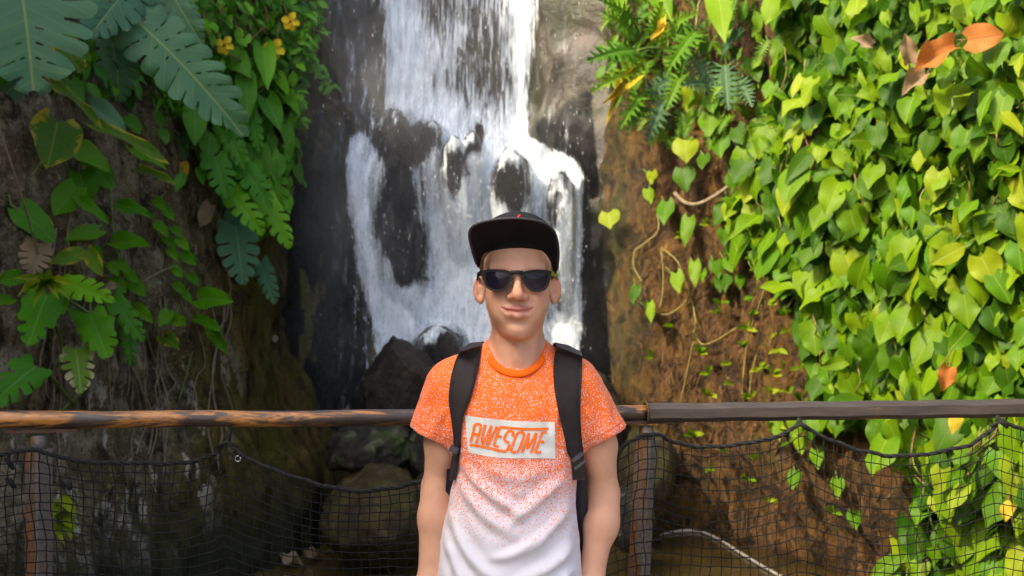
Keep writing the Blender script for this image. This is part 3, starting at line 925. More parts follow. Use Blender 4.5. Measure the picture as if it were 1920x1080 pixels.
# ---- left: giant monstera
P = Plant('giant_monstera', 'giant grey-green split-leaf monstera drooping in the top left corner', 'plant', 150, -60)
P.leaf('monstera', ML_MON, (36, -45), (66, 128), 265, .55, .40, (0.1, 0, .5), 0)
P.leaf('monstera_long', ML_MON, (246, 30), (456, 208), 165, .50, .35, (-.1, 0, .75), 1)
P.leaf('monstera', ML_MON, (208, 62), (226, 170), 92, .25, .15, (0, 0, .4), 2)
P.leaf('monstera', ML_MON, (255, -40), (180, 45), 120, .45, .35, (0.2, 0, .5), 3)
P.leaf('monstera_long', ML_MON, (300, -45), (370, 60), 85, .38, .25, (-.2, 0, .6), 2)
P.leaf('monstera', ML_POTHY, (105, 60), (150, 120), 60, .22, .15, (0.1, 0, .5), 1)
for a in (((36, -45, .55), (60, -110, .35), (140, -160, .05)), ((246, 30, .50), (225, -60, .35), (180, -150, .05)), ((208, 62, .25), (200, 0, .1), (190, -60, .02))):
    P.tube(px_path(a), 0.011, M_STEM, 6)
P.close()

# ---- left: yellow-edged climber
P = Plant('golden_pothos', 'yellow-edged green climber with broad leaves on the left cliff', 'plant', 150, 340)
PO = [((98, 158), (194, 224), 26, ML_POTHY, .30, (.2, 0, 1.3)), ((108, 228), (92, 310), 96, ML_POTHY, .22, (.3, 0, .2)), ((180, 236), (317, 298), 32, ML_POTHY, .32, (-.2, 0, 1.2)),
      ((168, 198), (236, 242), 46, ML_MON, .16, (0, 0, .6)), ((238, 220), (263, 246), 30, ML_POTH, .12, None), ((140, 274), (206, 318), 46, ML_POTH, .16, (0, 0, .8)),
      ((168, 300), (212, 352), 50, ML_POTH, .14, None), ((250, 278), (310, 310), 34, ML_POTH, .2, (0, 0, .8)), ((150, 324), (162, 380), 62, ML_POTH, .14, (0, 0, .2)),
      ((142, 352), (102, 402), 58, ML_POTH, .15, None), ((264, 318), (328, 340), 24, ML_POTHY, .22, (0, 0, 1.1)), ((220, 386), (285, 402), 32, ML_POTH, .18, (0, 0, .9)),
      ((36, 392), (102, 446), 58, ML_POTH, .14, None), ((150, 376), (203, 416), 26, ML_POTH, .2, (0, 0, 1.0)), ((186, 432), (123, 446), 34, ML_POTH, .16, (0, 0, .5)),
      ((213, 452), (277, 456), 38, ML_POTH, .17, (0, 0, .5)), ((150, 474), (100, 490), 32, ML_POTHY, .15, None), ((164, 470), (192, 516), 30, ML_POTHY, .15, None),
      ((176, 466), (192, 486), 20, ML_POTH, .12, None), ((36, 520), (-4, 526), 34, ML_POTH, .15, None), ((22, 560), (-6, 566), 26, ML_POTH, .16, None),
      ((40, 150), (-6, 190), 50, ML_MON, .08, None), ((235, 165), (215, 215), 40, ML_MON, .05, None), ((330, 255), (350, 300), 30, ML_MON, .05, None)]
for b, t, w, m, off, ln in PO: P.leaf('pothos', m, b, t, w, off, off - .05, ln)
for a in (((135, 380, .03), (128, 460, .05), (170, 560, .04), (150, 640, .03)), ((205, 330, .03), (212, 420, .06), (222, 480, .04), (260, 560, .03)), ((60, 330, .05), (100, 280, .08), (130, 320, .06))):
    P.tube(px_path(a), 0.006, M_STEM)
for k in range(22):
    u0 = random.uniform(10, 430); v0 = random.uniform(420, 640)
    pts = [(u0, v0, .03)]
    for q in range(6): pts.append((pts[-1][0] + random.uniform(-18, 20), pts[-1][1] + random.uniform(25, 70), random.uniform(.012, .05)))
    P.tube(px_path(pts), random.uniform(.0025, .006), M_ROOT, 4)
for a in (((-5, 230, .5), (35, 350, .4), (62, 440, .3), (85, 530, .2)), ((308, 198, .1), (325, 240, .1), (365, 280, .1), (420, 297, .08)), ((100, 160, .3), (80, 140, .3), (62, 130, .25)), ((265, 530, .06), (300, 510, .08), (333, 497, .1))):
    P.tube(px_path(a), 0.005, M_ROOT)
P.close()

# ---- left: young monstera near the rail
P = Plant('young_monstera', 'young bright green monstera with few slits low on the left cliff', 'plant', 110, 600)
YM = [('one_slit', ML_GREEN, (88, 552), (56, 632), 78, .3), ('monstera_small', ML_GREEN, (118, 530), (197, 550), 60, .3), ('pothos', ML_GREEN, (110, 545), (118, 586), 36, .22),
      ('one_slit', ML_GREEN, (168, 588), (198, 653), 78, .32), ('monstera_small', ML_MONS, (214, 560), (266, 630), 48, .2), ('pothos', ML_POTH, (250, 576), (286, 602), 28, .2),
      ('monstera_small', ML_MONS, (238, 612), (246, 678), 36, .18), ('monstera_small', ML_VAR, (142, 655), (152, 718), 66, .3), ('monstera_small', ML_MONS, (66, 688), (-8, 742), 78, .35),
      ('pothos', ML_POTH, (316, 584), (300, 612), 26, .2), ('pothos', ML_POTH, (322, 598), (345, 606), 30, .2), ('pothos', ML_POTHY, (306, 632), (334, 650), 32, .2)]
for k, m, b, t, w, off in YM: P.leaf(k, m, b, t, w, off, off - .08, (0.05, 0, .35))
for i in range(9):
    an = math.radians(-40 + i * 36); r = random.uniform(22, 40)
    P.leaf('lance', ML_LIME, (84, 528), (84 + r * 1.2 * math.cos(an), 530 - r * .8 * math.sin(an)), 17, .36, .30, None, name='young_leaf')
for a in (((88, 552, .3), (102, 600, .2), (116, 650, .1), (100, 690, .05)), ((168, 588, .3), (140, 570, .2), (110, 560, .1)), ((66, 688, .33), (90, 700, .15), (140, 760, .03)), ((150, 655, .3), (176, 690, .12), (150, 735, .05), (115, 770, .02))):
    P.tube(px_path(a), 0.008, M_STEM)
P.close()

# ---- left: small creeper down the grey rock
P = Plant('small_creeper', 'small round-leaved creeper trailing down the grey rock left of the mossy slab', 'plant', 330, 480)
SM = [(303, 426, 26), (332, 433, 22), (316, 451, 22), (342, 455, 25), (325, 474, 22), (354, 481, 28), (332, 506, 24), (363, 522, 24), (337, 538, 24), (350, 554, 20), (213, 502, 24), (230, 498, 26), (246, 515, 24), (256, 535, 36), (224, 530, 32), (318, 400, 22), (300, 380, 24)]
for u, v, s in SM:
    a = random.uniform(-.6, .9)
    P.leaf('pothos', random.choice([ML_POTH, ML_GREEN]), (u - s * .4, v - s * .3), (u + s * .5 * math.cos(a), v + s * .55), s * .8, .1, .05)
P.leaf('pothos', ML_GREEN, (374, 560), (433, 562), 44, .25, .2, (0, 0, .3))
P.leaf('pothos', ML_POTH, (368, 598), (412, 616), 28, .22, .18)
P.leaf('pothos', ML_POTH, (396, 618), (424, 660), 24, .22, .18)
P.tube(px_path(((310, 390, .04), (328, 460, .05), (345, 520, .05), (350, 580, .05), (372, 600, .1), (398, 620, .1))), .003, M_STEM)
P.tube(px_path(((225, 480, .04), (236, 520, .05), (258, 545, .05))), .003, M_STEM)
P.tube(px_path(((300, 560, .03), (310, 680, .04), (330, 720, .03), (300, 745, .03))), .004, M_ROOT)
P.tube(px_path(((360, 660, .03), (345, 720, .04), (335, 750, .03))), .004, M_STEM)
P.close()

# ---- left: cascade of medium split leaves
P = Plant('cascading_monstera', 'chain of medium split leaves hanging down beside the mossy slab', 'plant', 440, 300)
CA = [('monstera_small', ML_MONS, (402, 294), (426, 358), 64, .3), ('monstera_small', ML_MONS, (448, 304), (504, 372), 56, .3), ('monstera_small', ML_MONS, (420, 242), (458, 304), 50, .25),
      ('monstera_small', ML_GREEN, (432, 360), (488, 424), 56, .32), ('monstera_small', ML_GREEN, (498, 374), (541, 450), 56, .3), ('monstera_small', ML_MONB, (442, 424), (456, 514), 88, .3),
      ('monstera_small', ML_MONB, (488, 492), (514, 558), 44, .25), ('monstera_small', ML_MONS, (505, 300), (530, 388), 52, .18), ('pothos', ML_MONB, (455, 395), (420, 420), 40, .15),
      ('longheart', ML_GREEN, (494, 92), (503, 162), 42, .34), ('longheart', ML_MONS, (460, 148), (466, 216), 42, .28), ('longheart', ML_MONS, (432, 100), (470, 142), 48, .2),
      ('longheart', ML_MONS, (366, 205), (366, 272), 46, .24), ('longheart', ML_MONS, (500, 186), (528, 244), 40, .22), ('monstera_small', ML_MONS, (470, 212), (486, 275), 36, .24), ('longheart', ML_MONS, (395, 250), (390, 300), 44, .2),
      ('longheart', ML_GREEN, (520, 140), (542, 178), 24, .28), ('longheart', ML_GREEN, (536, 180), (562, 212), 24, .28), ('longheart', ML_MONS, (535, 235), (550, 290), 26, .2), ('longheart', ML_MONS, (470, 270), (480, 320), 40, .12),
      ('longheart', ML_MONS, (350, 180), (345, 230), 40, .15), ('longheart', ML_MONS, (400, 200), (415, 250), 36, .18), ('longheart', ML_MONS, (530, 290), (535, 340), 34, .12)]
for k, m, b, t, w, off in CA: P.leaf(k, m, b, t, w, off, off - .08, (0.1, 0, .45))
P.tube(px_path(((430, 120, .1), (420, 230, .12), (430, 350, .12), (450, 430, .12), (490, 500, .1))), .008, M_STEM)
P.tube(px_path(((540, 130, .15), (510, 150, .12), (480, 180, .1), (440, 210, .05))), .005, M_VINE)
P.tube(px_path(((425, 125, .15), (450, 115, .2), (475, 110, .3))), .004, M_STEM)
P.close()

# ---- scatter: leaves merged into one mesh where they can no longer be picked apart
def merged_leaves(name, root, items, mat):
    """items: (kind, base, dir, normal, length, width)"""
    V, F, UV, RIM, TI = [], [], [], [], []
    for kind, b, d, nrm, L, w in items:
        me = leaf_mesh(kind, mat, random.randrange(4))
        B = basis(d, nrm); s = (L + w) / 2
        co = np.zeros(len(me.vertices) * 3); me.vertices.foreach_get('co', co); co = co.reshape(-1, 3)
        Bm = np.array(B)
        w_ = (co * np.array([w, L, s])) @ Bm.T + np.array(b)
        base = len(V)
        V.extend(w_.tolist())
        F.extend([tuple(i + base for i in p.vertices) for p in me.polygons])
        UV.extend([(c[0], c[1]) for c in co.tolist()])
        rim = np.zeros(len(me.vertices), dtype=np.float32); me.attributes['rim'].data.foreach_get('value', rim)
        RIM.extend(rim.tolist()); TI.extend([random.random()] * len(me.vertices))
    me = finish_leaf(name, V, F, UV, RIM, mat, TI)
    o = link(name, me); o['kind'] = 'stuff'
    keep_world(o, root)
    return o

def inside(u, v, poly):
    c = False; j = len(poly) - 1
    for i in range(len(poly)):
        a, b = poly[i], poly[j]
        if (a[1] > v) != (b[1] > v) and u < (b[0] - a[0]) * (v - a[1]) / (b[1] - a[1]) + a[0]: c = not c
        j = i
    return c

def scatter(poly, n, mind, seed):
    rng = random.Random(seed)
    us = [p[0] for p in poly]; vs = [p[1] for p in poly]
    pts = []; cell = {}
    tries = 0
    while len(pts) < n and tries < n * 40:
        tries += 1
        u = rng.uniform(min(us), max(us)); v = rng.uniform(min(vs), max(vs))
        if not inside(u, v, poly): continue
        k = (int(u // mind), int(v // mind)); ok = True
        for a in (-1, 0, 1):
            for b in (-1, 0, 1):
                for q in cell.get((k[0] + a, k[1] + b), ()):
                    if (q[0] - u) ** 2 + (q[1] - v) ** 2 < mind * mind: ok = False
        if ok:
            cell.setdefault(k, []).append((u, v)); pts.append((u, v))
    return pts

def hang(u, v, off, spread=0.6, up=0.5, sunward=0.35):
    """base, direction and normal of a leaf hanging off the wall"""
    p, n = on_cliff(u, v, off)
    d = Vector((random.uniform(-spread, spread), random.uniform(-.35, .15), -1)) + n * random.uniform(.0, .5)
    nr = n * 0.9 + Vector((0, -.25, up)) + SUN_DIR * sunward + Vector((random.gauss(0, .45), random.gauss(0, .4), random.gauss(0, .4)))
    return p, d, nr

# ---- left: flowering shrub
P = Plant('flowering_shrub', 'small-leaved dark shrub with yellow flowers above the cascading leaves', 'shrub', 470, 40)
SHP = [(330, -40), (600, -40), (602, 60), (570, 130), (555, 230), (520, 160), (470, 120), (400, 110), (340, 60)]
for (u, v) in scatter(SHP, 190, 15, 3):
    b, d, nr = hang(u, v, random.uniform(.12, .34), 1.3, .6, .2)
    L = random.uniform(20, 32) * b.y / FPX
    put_leaf('leaf', leaf_mesh('oval', random.choice([ML_SHRUB, ML_SHRUB, ML_GREEN]), random.randrange(4)), b, d, nr, L, L / 1.0, P.root)
items = []
for (u, v) in scatter(SHP, 420, 9, 4):
    b, d, nr = hang(u, v, random.uniform(.02, .2), 1.3, .6, .2)
    L = random.uniform(18, 30) * b.y / FPX
    items.append(('oval', b, d, nr, L, L))
merged_leaves('foliage', P.root, items, ML_SHRUB)
for (u, v) in ((585, 45), (592, 60), (566, 78), (572, 70), (587, 118), (596, 122), (611, 150), (618, 156), (575, 30), (600, 40), (560, 100), (548, 190), (556, 215), (560, 180)):
    for k in range(4):
        b, d, nr = hang(u + random.uniform(-8, 8), v + random.uniform(-8, 8), .32, 1.6, .6, .2)
        d = Vector((random.uniform(-1, 1.2), -.2, random.uniform(-1, .5)))
        L = random.uniform(18, 26) * b.y / FPX
        put_leaf('leaf', leaf_mesh('lance', ML_GREEN, k), b, d, nr, L, L * 1.3, P.root)
for (u, v, s) in ((545, 40, 27), (421, 84, 28), (514, 92, 32)):
    c, n = on_cliff(u, v, .42)
    fl = MB().tube([(0, .012, 0), (0, -.012, -.004)], [.006, .010], 8).build('flower', ML_RUST, P.root); fl.location = c - P.root.location
    for k in range(5):
        an = k * 1.256 + random.uniform(-.2, .2)
        d = Vector((math.cos(an), -.35, math.sin(an) - .3)); L = s * .62 * c.y / FPX
        pt = put_leaf('petal', leaf_mesh('petal', ML_PETAL, k % 3), c, d, Vector((math.cos(an) * .4, -1, .3)), L, L * 1.1, fl, c)
    P.tube([c, c + Vector((0, .04, .02)), on_cliff(u, v - 10, .1)[0]], .004, M_STEM)
for k in range(14):
    u0 = random.uniform(360, 560); v0 = random.uniform(-30, 60)
    P.tube(px_path(((u0, v0, .05), (u0 + random.uniform(-20, 40), v0 + 40, .2), (u0 + random.uniform(-20, 60), v0 + 80, .3))), .004, M_VINE)
P.close()

# ---- left: fill of dark leaves under the giant monstera and behind the cascade
P = Plant('dark_undergrowth', 'dark leaves in the shade under the giant monstera leaf', 'plant', 330, 140)
items = []
for (u, v) in scatter([(-20, 60), (180, 60), (330, 60), (420, 110), (560, 120), (560, 330), (500, 420), (430, 380), (390, 300), (330, 180), (200, 170), (-20, 130)], 260, 12, 8):
    b, d, nr = hang(u, v, random.uniform(.03, .16), .8, .5, .1)
    L = random.uniform(30, 55) * b.y / FPX
    items.append((random.choice(['longheart', 'oval', 'lance']), b, d, nr, L, L))
merged_leaves('foliage', P.root, items, ML_SHRUB)
for k in range(16):
    u, v = random.uniform(250, 540), random.uniform(110, 380)
    P.leaf('oval', random.choice([ML_MONS, ML_SHRUB]), (u, v), (u + random.uniform(-14, 14), v + random.uniform(25, 40)), 22, .2, .15)
for (u, v) in ((310, 185), (330, 195), (425, 215), (440, 225), (320, 210)):
    for k in range(4):
        an = random.uniform(0, 6.3)
        P.leaf('lance', ML_GREEN, (u, v), (u + 20 * math.cos(an), v + 14 * math.sin(an)), 11, .22, .2)
P.close()

# ---- right: heart-leaf vines
def vine(name, label, poly, n_front, seed, root, mats, smin, smax, lance=0.2, back=420, offr=(.10, .30), mind=23, beyond=None):
    random.seed(seed)
    P = Plant(name, label, 'vine', *root)
    for (u, v) in scatter(poly, n_front, mind, seed):
        b, d, nr = hang(u, v, random.uniform(*offr), .7, .45, .35)
        m = random.choices(mats[0], mats[1])[0]
        if random.random() < lance:
            d = Vector((random.uniform(-1, 1), random.uniform(-.5, .1), random.uniform(-1, .35)))
            L = random.uniform(smin * 1.0, smax * 1.2) * b.y / FPX
            put_leaf('leaf', leaf_mesh('oval' if random.random() < .5 else 'lance', m, random.randrange(4)), b, d, nr, L, L * random.uniform(.85, 1.2), P.root)
        else:
            L = random.uniform(smin, smax) * random.choice((.55, .75, .9, 1, 1.1, 1.2)) * b.y / FPX
            put_leaf('leaf', leaf_mesh(random.choices(('heart', 'longheart', 'pothos'), (6, 1.2, 1))[0], m, random.randrange(6)), b, d, nr, L, L * random.uniform(.85, 1.05), P.root)
        if random.random() < .35:
            q, _ = on_cliff(u + random.uniform(-30, 30), v + random.uniform(10, 60), .05)
            P.tube([b, (b + q) / 2 + Vector((0, -.03, .01)), q], .003, M_STEM, 4)
    items, items2 = [], []
    for (u, v) in scatter(poly, back, mind * .55, seed + 1):
        b, d, nr = hang(u, v, random.uniform(.01, .17), .8, .4, .25)
        L = random.uniform(smin * .9, smax) * b.y / FPX
        (items if random.random() < .6 else items2).append(('heart' if random.random() > lance else 'lance', b, d, nr, L, L * random.uniform(.85, 1.05)))
    if beyond:                                   # the same growth carries on past the picture edge
        for (u, v) in scatter(beyond, 330, 16, seed + 2):
            b, d, nr = hang(u, v, random.uniform(.03, .28), .8, .4, .3)
            L = random.uniform(smin * .8, smax * 1.1) * b.y / FPX
            (items if random.random() < .45 else items2).append(('heart' if random.random() > lance else 'lance', b, d, nr, L, L * random.uniform(.85, 1.05)))
    merged_leaves('foliage', P.root, items, ML_SUN2)
    merged_leaves('foliage', P.root, items2, ML_SUN)
    us = [p[0] for p in poly]; vs = [p[1] for p in poly]
    k = 0
    while k < 26:
        u, v = random.uniform(min(us), max(us)), random.uniform(min(vs), max(vs))
        if not inside(u, v, poly): continue
        k += 1
        pts = [(u, v, .1)]
        for q in range(4): pts.append((pts[-1][0] + random.uniform(-30, 22), pts[-1][1] + random.uniform(15, 50), random.uniform(.08, .3)))
        P.tube(px_path(pts), random.uniform(.003, .005), random.choice([M_STEM, M_OLIVE, M_VINE]), 4)
    P.close()
    return P
MIX = ([ML_SUN, ML_SUN2, ML_LIME], [6, 3, 1.2])
vine('heart_leaf_vine', 'dense mixed vine with pointed and heart leaves, top right with dry rusty leaves', [(1450, -50), (1990, -50), (1990, 330), (1400, 330), (1392, 250), (1420, 190), (1465, 130)], 285, 101, (1700, 130), MIX, 36, 62, .5, 560, mind=20, beyond=[(1985, -120), (2420, -120), (2420, 330), (1985, 330)])
vine('heart_leaf_vine', 'dense heart-leaved vine right above the dark handrail', [(1400, 330), (1990, 330), (1990, 775), (1500, 775), (1535, 680), (1500, 570), (1450, 490), (1385, 440), (1370, 380)], 290, 103, (1750, 560), MIX, 42, 68, .2, 700, mind=21, beyond=[(1985, 330), (2420, 330), (2420, 775), (1985, 775)])
vine('heart_leaf_vine', 'heart-leaved vine hanging below the handrail behind the net at right', [(1720, 775), (1990, 775), (1990, 1120), (1660, 1120), (1700, 980), (1745, 900), (1690, 850), (1620, 800)], 120, 107, (1850, 900), MIX, 50, 80, .08, 170, mind=26, beyond=[(1985, 775), (2420, 775), (2420, 1120), (1985, 1120)])

# vine leaves spread thinly over the bare earth
random.seed(55)
P = Plant('sparse_vine', 'sparse vine with single glossy heart leaves on the bare brown earth', 'vine', 1300, 400)
SP = [(1297, 178, 45, 44), (1333, 190, 34, 34), (1330, 228, 46, 46), (1285, 274, 52, 36), (1283, 330, 46, 42), (1142, 408, 44, 30), (1247, 393, 36, 46), (1287, 424, 30, 52), (1190, 548, 24, 34), (1219, 580, 20, 40), (1270, 525, 28, 40), (1301, 505, 26, 46), (1318, 514, 14, 20), (1344, 500, 28, 34), (1366, 492, 26, 30), (1348, 528, 22, 24), (1362, 526, 24, 30), (1388, 525, 20, 26),
      (1222, 330, 22, 24), (1216, 362, 22, 24), (1358, 440, 30, 28), (1372, 467, 26, 26), (1390, 455, 30, 30), (1366, 388, 28, 24), (1418, 410, 34, 34), (1440, 480, 24, 26), (1385, 250, 40, 34), (1420, 280, 42, 40), (1400, 340, 40, 40), (1380, 300, 32, 30), (1415, 125, 40, 46), (1430, 330, 36, 36), (1350, 270, 40, 36), (1372, 340, 26, 32), (1318, 300, 26, 28)]
for (u, v, w, h) in SP:
    a = random.uniform(-.35, .35)
    m = ML_LIME if u in (1297, 1285, 1142, 1222) else random.choice([ML_SUN, ML_SUN, ML_SUN2])
    P.leaf('heart', m, (u - a * h * .4, v - h * .3), (u + a * h * .6, v + h * .62), w, .14, .10, (random.uniform(-.4, .1), 0, random.uniform(.0, .4)))
for (u, v) in ((1415, 480), (1425, 505), (1440, 570), (1400, 615), (1445, 635), (1460, 655), (1390, 650), (1375, 720), (1450, 700), (1445, 735), (1410, 745), (1470, 590), (1480, 620), (1425, 690), (1225, 668), (1452, 545), (1340, 770), (1300, 815), (1420, 860), (1455, 800), (1365, 848), (1500, 750), (1540, 752), (1480, 735), (1345, 590), (1500, 690), (1262, 610), (1330, 700), (1310, 660), (1285, 440), (1330, 420), (1350, 570), (1395, 560), (1405, 590), (1470, 690), (1370, 680), (1330, 740), (1290, 770), (1480, 830), (1520, 870), (1400, 900), (1340, 880), (1560, 960), (1440, 940)):
    for k in range(random.choice((2, 3, 3))):
        an = random.uniform(-.5, 3.6)
        P.leaf('oval', random.choice([ML_SUN, ML_LIME]), (u, v), (u + 17 * math.cos(an), v - 13 * math.sin(an)), 11, .1, .08, stem=False)
for a in (((1228, 380, .05), (1235, 430, .06), (1210, 455, .05), (1190, 470, .04)), ((1240, 465, .04), (1270, 490, .06), (1286, 530, .06), (1290, 560, .05), (1250, 590, .05), (1215, 575, .04), (1200, 560, .05)), ((1296, 560, .05), (1304, 600, .06), (1300, 640, .05)), ((1300, 620, .05), (1315, 645, .06), (1340, 640, .05), (1380, 615, .04)),
          ((1190, 470, .04), (1188, 500, .04), (1205, 530, .04)), ((1240, 470, .04), (1244, 530, .05), (1236, 590, .05)), ((1275, 760, .04), (1290, 690, .05), (1300, 640, .05)), ((1390, 755, .05), (1402, 640, .06), (1440, 520, .06), (1455, 420, .06), (1470, 340, .08)), ((1405, 755, .05), (1412, 690, .06), (1450, 560, .05))):
    P.tube(px_path(a), .005, M_OLIVE)
P.tube(px_path(((1265, 362, .1), (1285, 380, .12), (1310, 382, .12), (1340, 368, .1), (1365, 350, .05))), .012, M_ROOT, 7)
for (u, v) in ((1530, 845), (1490, 885), (1500, 820), (1455, 790), (1570, 900), (1600, 960), (1545, 700)):
    P.leaf('heart', ML_SUN, (u, v), (u + random.uniform(-8, 8), v + 32), 28, .1, .08)
P.close()

# lobed philodendrons beside the fall
random.seed(77)
P = Plant('lobed_philodendron', 'feathery lobed-leaf philodendron at the top right of the waterfall', 'plant', 1240, 130)
PH = [((1195, 95), (1120, 92), 74, ML_PHILO, .4), ((1185, 60), (1150, 20), 50, ML_PHILO, .3), ((1200, 130), (1122, 150), 60, ML_PHILO, .4), ((1210, 170), (1165, 222), 50, ML_PHILO, .4), ((1260, 150), (1205, 175), 60, ML_PHILOB, .2), ((1305, 60), (1255, 110), 66, ML_PHILO, .4), ((1300, 55), (1275, 125), 56, ML_PHILO, .35),
      ((1250, 180), (1215, 250), 60, ML_PHILOB, .3), ((1360, 125), (1362, 182), 70, ML_PHILOB, .35), ((1355, 100), (1375, 55), 50, ML_PHILOB, .3), ((1230, 80), (1230, 20), 60, ML_PHILO, .3), ((1190, 40), (1140, -5), 50, ML_PHILO, .3), ((1250, 60), (1290, 20), 50, ML_PHILO, .3), ((1330, 160), (1290, 150), 60, ML_PHILOB, .2), ((1280, 140), (1250, 190), 60, ML_PHILO, .25), ((1200, 200), (1178, 235), 36, ML_PHILO, .35), ((1300, 110), (1330, 150), 60, ML_PHILOB, .2), ((1385, 150), (1405, 185), 50, ML_PHILOB, .25)]
for b, t, w, m, off in PH: P.leaf('philo', m, b, t, w, off, off - .05, (-.1, 0, .5))
P.leaf('longheart', ML_SUN, (1345, -25), (1358, 76), 54, .4, .33, (-.2, 0, .4), 1)
P.leaf('longheart', ML_SUN, (1230, -20), (1258, 35), 44, .3, .25, (-.2, 0, .4), 2)
P.leaf('longheart', ML_SUN, (1165, -10), (1155, 32), 30, .3, .25, (-.2, 0, .4), 3)
for (b, t, w) in (((1245, 30), (1238, 46), 16), ((1255, 48), (1235, 54), 14)): P.leaf('petal', ML_YEL, b, t, w, .4, .38, stem=False, name='yellow_leaf')
for (b, t, w) in (((1175, 148), (1148, 182), 26), ((1165, 165), (1150, 195), 20)): P.leaf('curl', ML_YEL, b, t, w, .4, .38, name='yellow_leaf')
items = []
for (u, v) in scatter([(1130, -40), (1450, -40), (1440, 130), (1400, 190), (1330, 260), (1250, 265), (1195, 210), (1130, 120)], 190, 13, 5):
    b, d, nr = hang(u, v, random.uniform(.02, .18), 1.0, .5, .2)
    L = random.uniform(26, 46) * b.y / FPX
    items.append((random.choice(['philo', 'lance', 'lance', 'oval']), b, d, nr, L, L * .9))
merged_leaves('foliage', P.root, items, ML_PHILO)
for a in (((1305, 55, .4), (1310, 10, .3), (1330, -40, .1)), ((1195, 95, .4), (1230, 90, .2), (1270, 110, .05)), ((1345, -25, .4), (1350, -60, .2), (1370, -90, .05))):
    P.tube(px_path(a), .008, M_STEM)
P.close()

# ---- tangle of fine roots on the earth bank
random.seed(91)
mb = MB()
poly = [(1200, 280), (1380, 240), (1400, 440), (1500, 560), (1540, 700), (1640, 850), (1700, 960), (1640, 1060), (1440, 1060), (1260, 990), (1230, 850), (1220, 600), (1200, 450)]
for (u, v) in scatter(poly, 380, 10, 12):
    L = random.uniform(18, 60); sl = random.choice((random.uniform(-1.3, .6), random.uniform(-.6, 0)))
    pts = []
    for q in range(4):
        t = q / 3
        p, n = on_cliff(u + sl * L * t + random.uniform(-3, 3), v + L * t, random.uniform(.0, .035))
        pts.append(p)
    mb.tube(pts, random.choice((.001, .0014, .002, .003)), 4, False)
o = mb.build('hanging_roots', M_VINE); tag(o, 'tangle of fine brown roots over the earth bank right of the boy', 'roots', kind='stuff')

# ---- dry leaves
random.seed(13)
def dry(label, mat, b, t, w, off, kind='curl', lean=None, var=0):
    p, n = on_cliff(b[0], b[1], off)
    q = CAMP + ray(*t) * ((p - CAMP).length - .03)
    root = p
    e = thing('dry_leaf', label, 'dry leaf', p, 'dry fallen leaves')
    d = q - p
    put_leaf('blade', leaf_mesh(kind, mat, var), p, d, -ray(*b) + Vector(lean or (0, 0, .4)), d.length, w * p.y / FPX / KW[kind], e)
    mb = MB().tube([p, p - d * .25 + Vector((0, .01, .01))], .003, 4); o = mb.build('stalk', M_VINE); keep_world(o, e)
dry('large glowing rust-orange dry leaf at the top right corner', ML_RUST, (1815, 75), (1880, 62), 56, .42, 'pothos', (-.3, 0, .2), 1)
dry('long rust-coloured dry leaf lying left of the large orange one', ML_RUST, (1790, 88), (1712, 122), 52, .40, 'curl', (0, 0, .5), 2)
dry('pale pinkish dry leaf under the rust-coloured ones at top right', ML_DRY, (1735, 140), (1690, 168), 36, .40, 'curl', (0, 0, .5), 3)
dry('pale dry leaf tip standing above the rust-coloured leaf', ML_DRY, (1705, 118), (1700, 66), 34, .38, 'curl', (.2, 0, .2), 0)
dry('small brown dry leaf among the pointed leaves at top right', ML_DRY, (1632, 85), (1602, 68), 24, .38, 'curl', None, 1)
dry('crumpled brown dry leaf just above the handrail at right', ML_RUST, (1780, 690), (1768, 728), 34, .34, 'curl', None, 2)
dry('grey withered leaf with torn fingers on the left cliff', ML_DRY, (72, 456), (60, 510), 66, .25, 'monstera_small', (.1, 0, .5), 2)
dry('tan withered leaf tip below the bluish split leaf', ML_DRY, (452, 504), (462, 527), 26, .3, 'curl', None, 1)
dry('small dry leaf pointing left beside the young monstera', ML_DRY, (216, 536), (193, 542), 16, .2, 'curl', None, 3)
dry('brown withered hanging leaf above the bluish split leaf', ML_DRY, (395, 385), (375, 425), 30, .15, 'curl', None, 0)
dry('small pale leaf stuck to the mossy slab', ML_DRY, (517, 628), (515, 642), 12, .02, 'oval', None, 0)
dry('yellow leaf hanging under the handrail at far right', ML_YEL, (1795, 775), (1784, 812), 28, .38, 'heart', None, 0)
dry('yellow-orange leaf behind the net at the right edge', ML_YEL, (1890, 938), (1886, 975), 26, .34, 'oval', None, 1)
dry('yellowed hanging leaf under the long yellow-edged leaf', ML_YEL, (340, 305), (338, 338), 30, .1, 'pothos', None, 1)
# ------------------------------------------------------------------ handrail, posts, net
RA = at(0, 790, 2.75); RB = at(1920, 765, 3.05)
RD = (RB - RA).normalized()
def rail_at(u):
    k = (u - 960.0) / FPX
    # X = k*Y and (X, Y) on the line RA..RB
    m = (RB.y - RA.y) / (RB.x - RA.x)
    Y = (RA.y - m * RA.x) / (1 - m * k)
    X = k * Y
    t = (X - RA.x) / (RB.x - RA.x)
    return Vector((X, Y, RA.z + (RB.z - RA.z) * t))

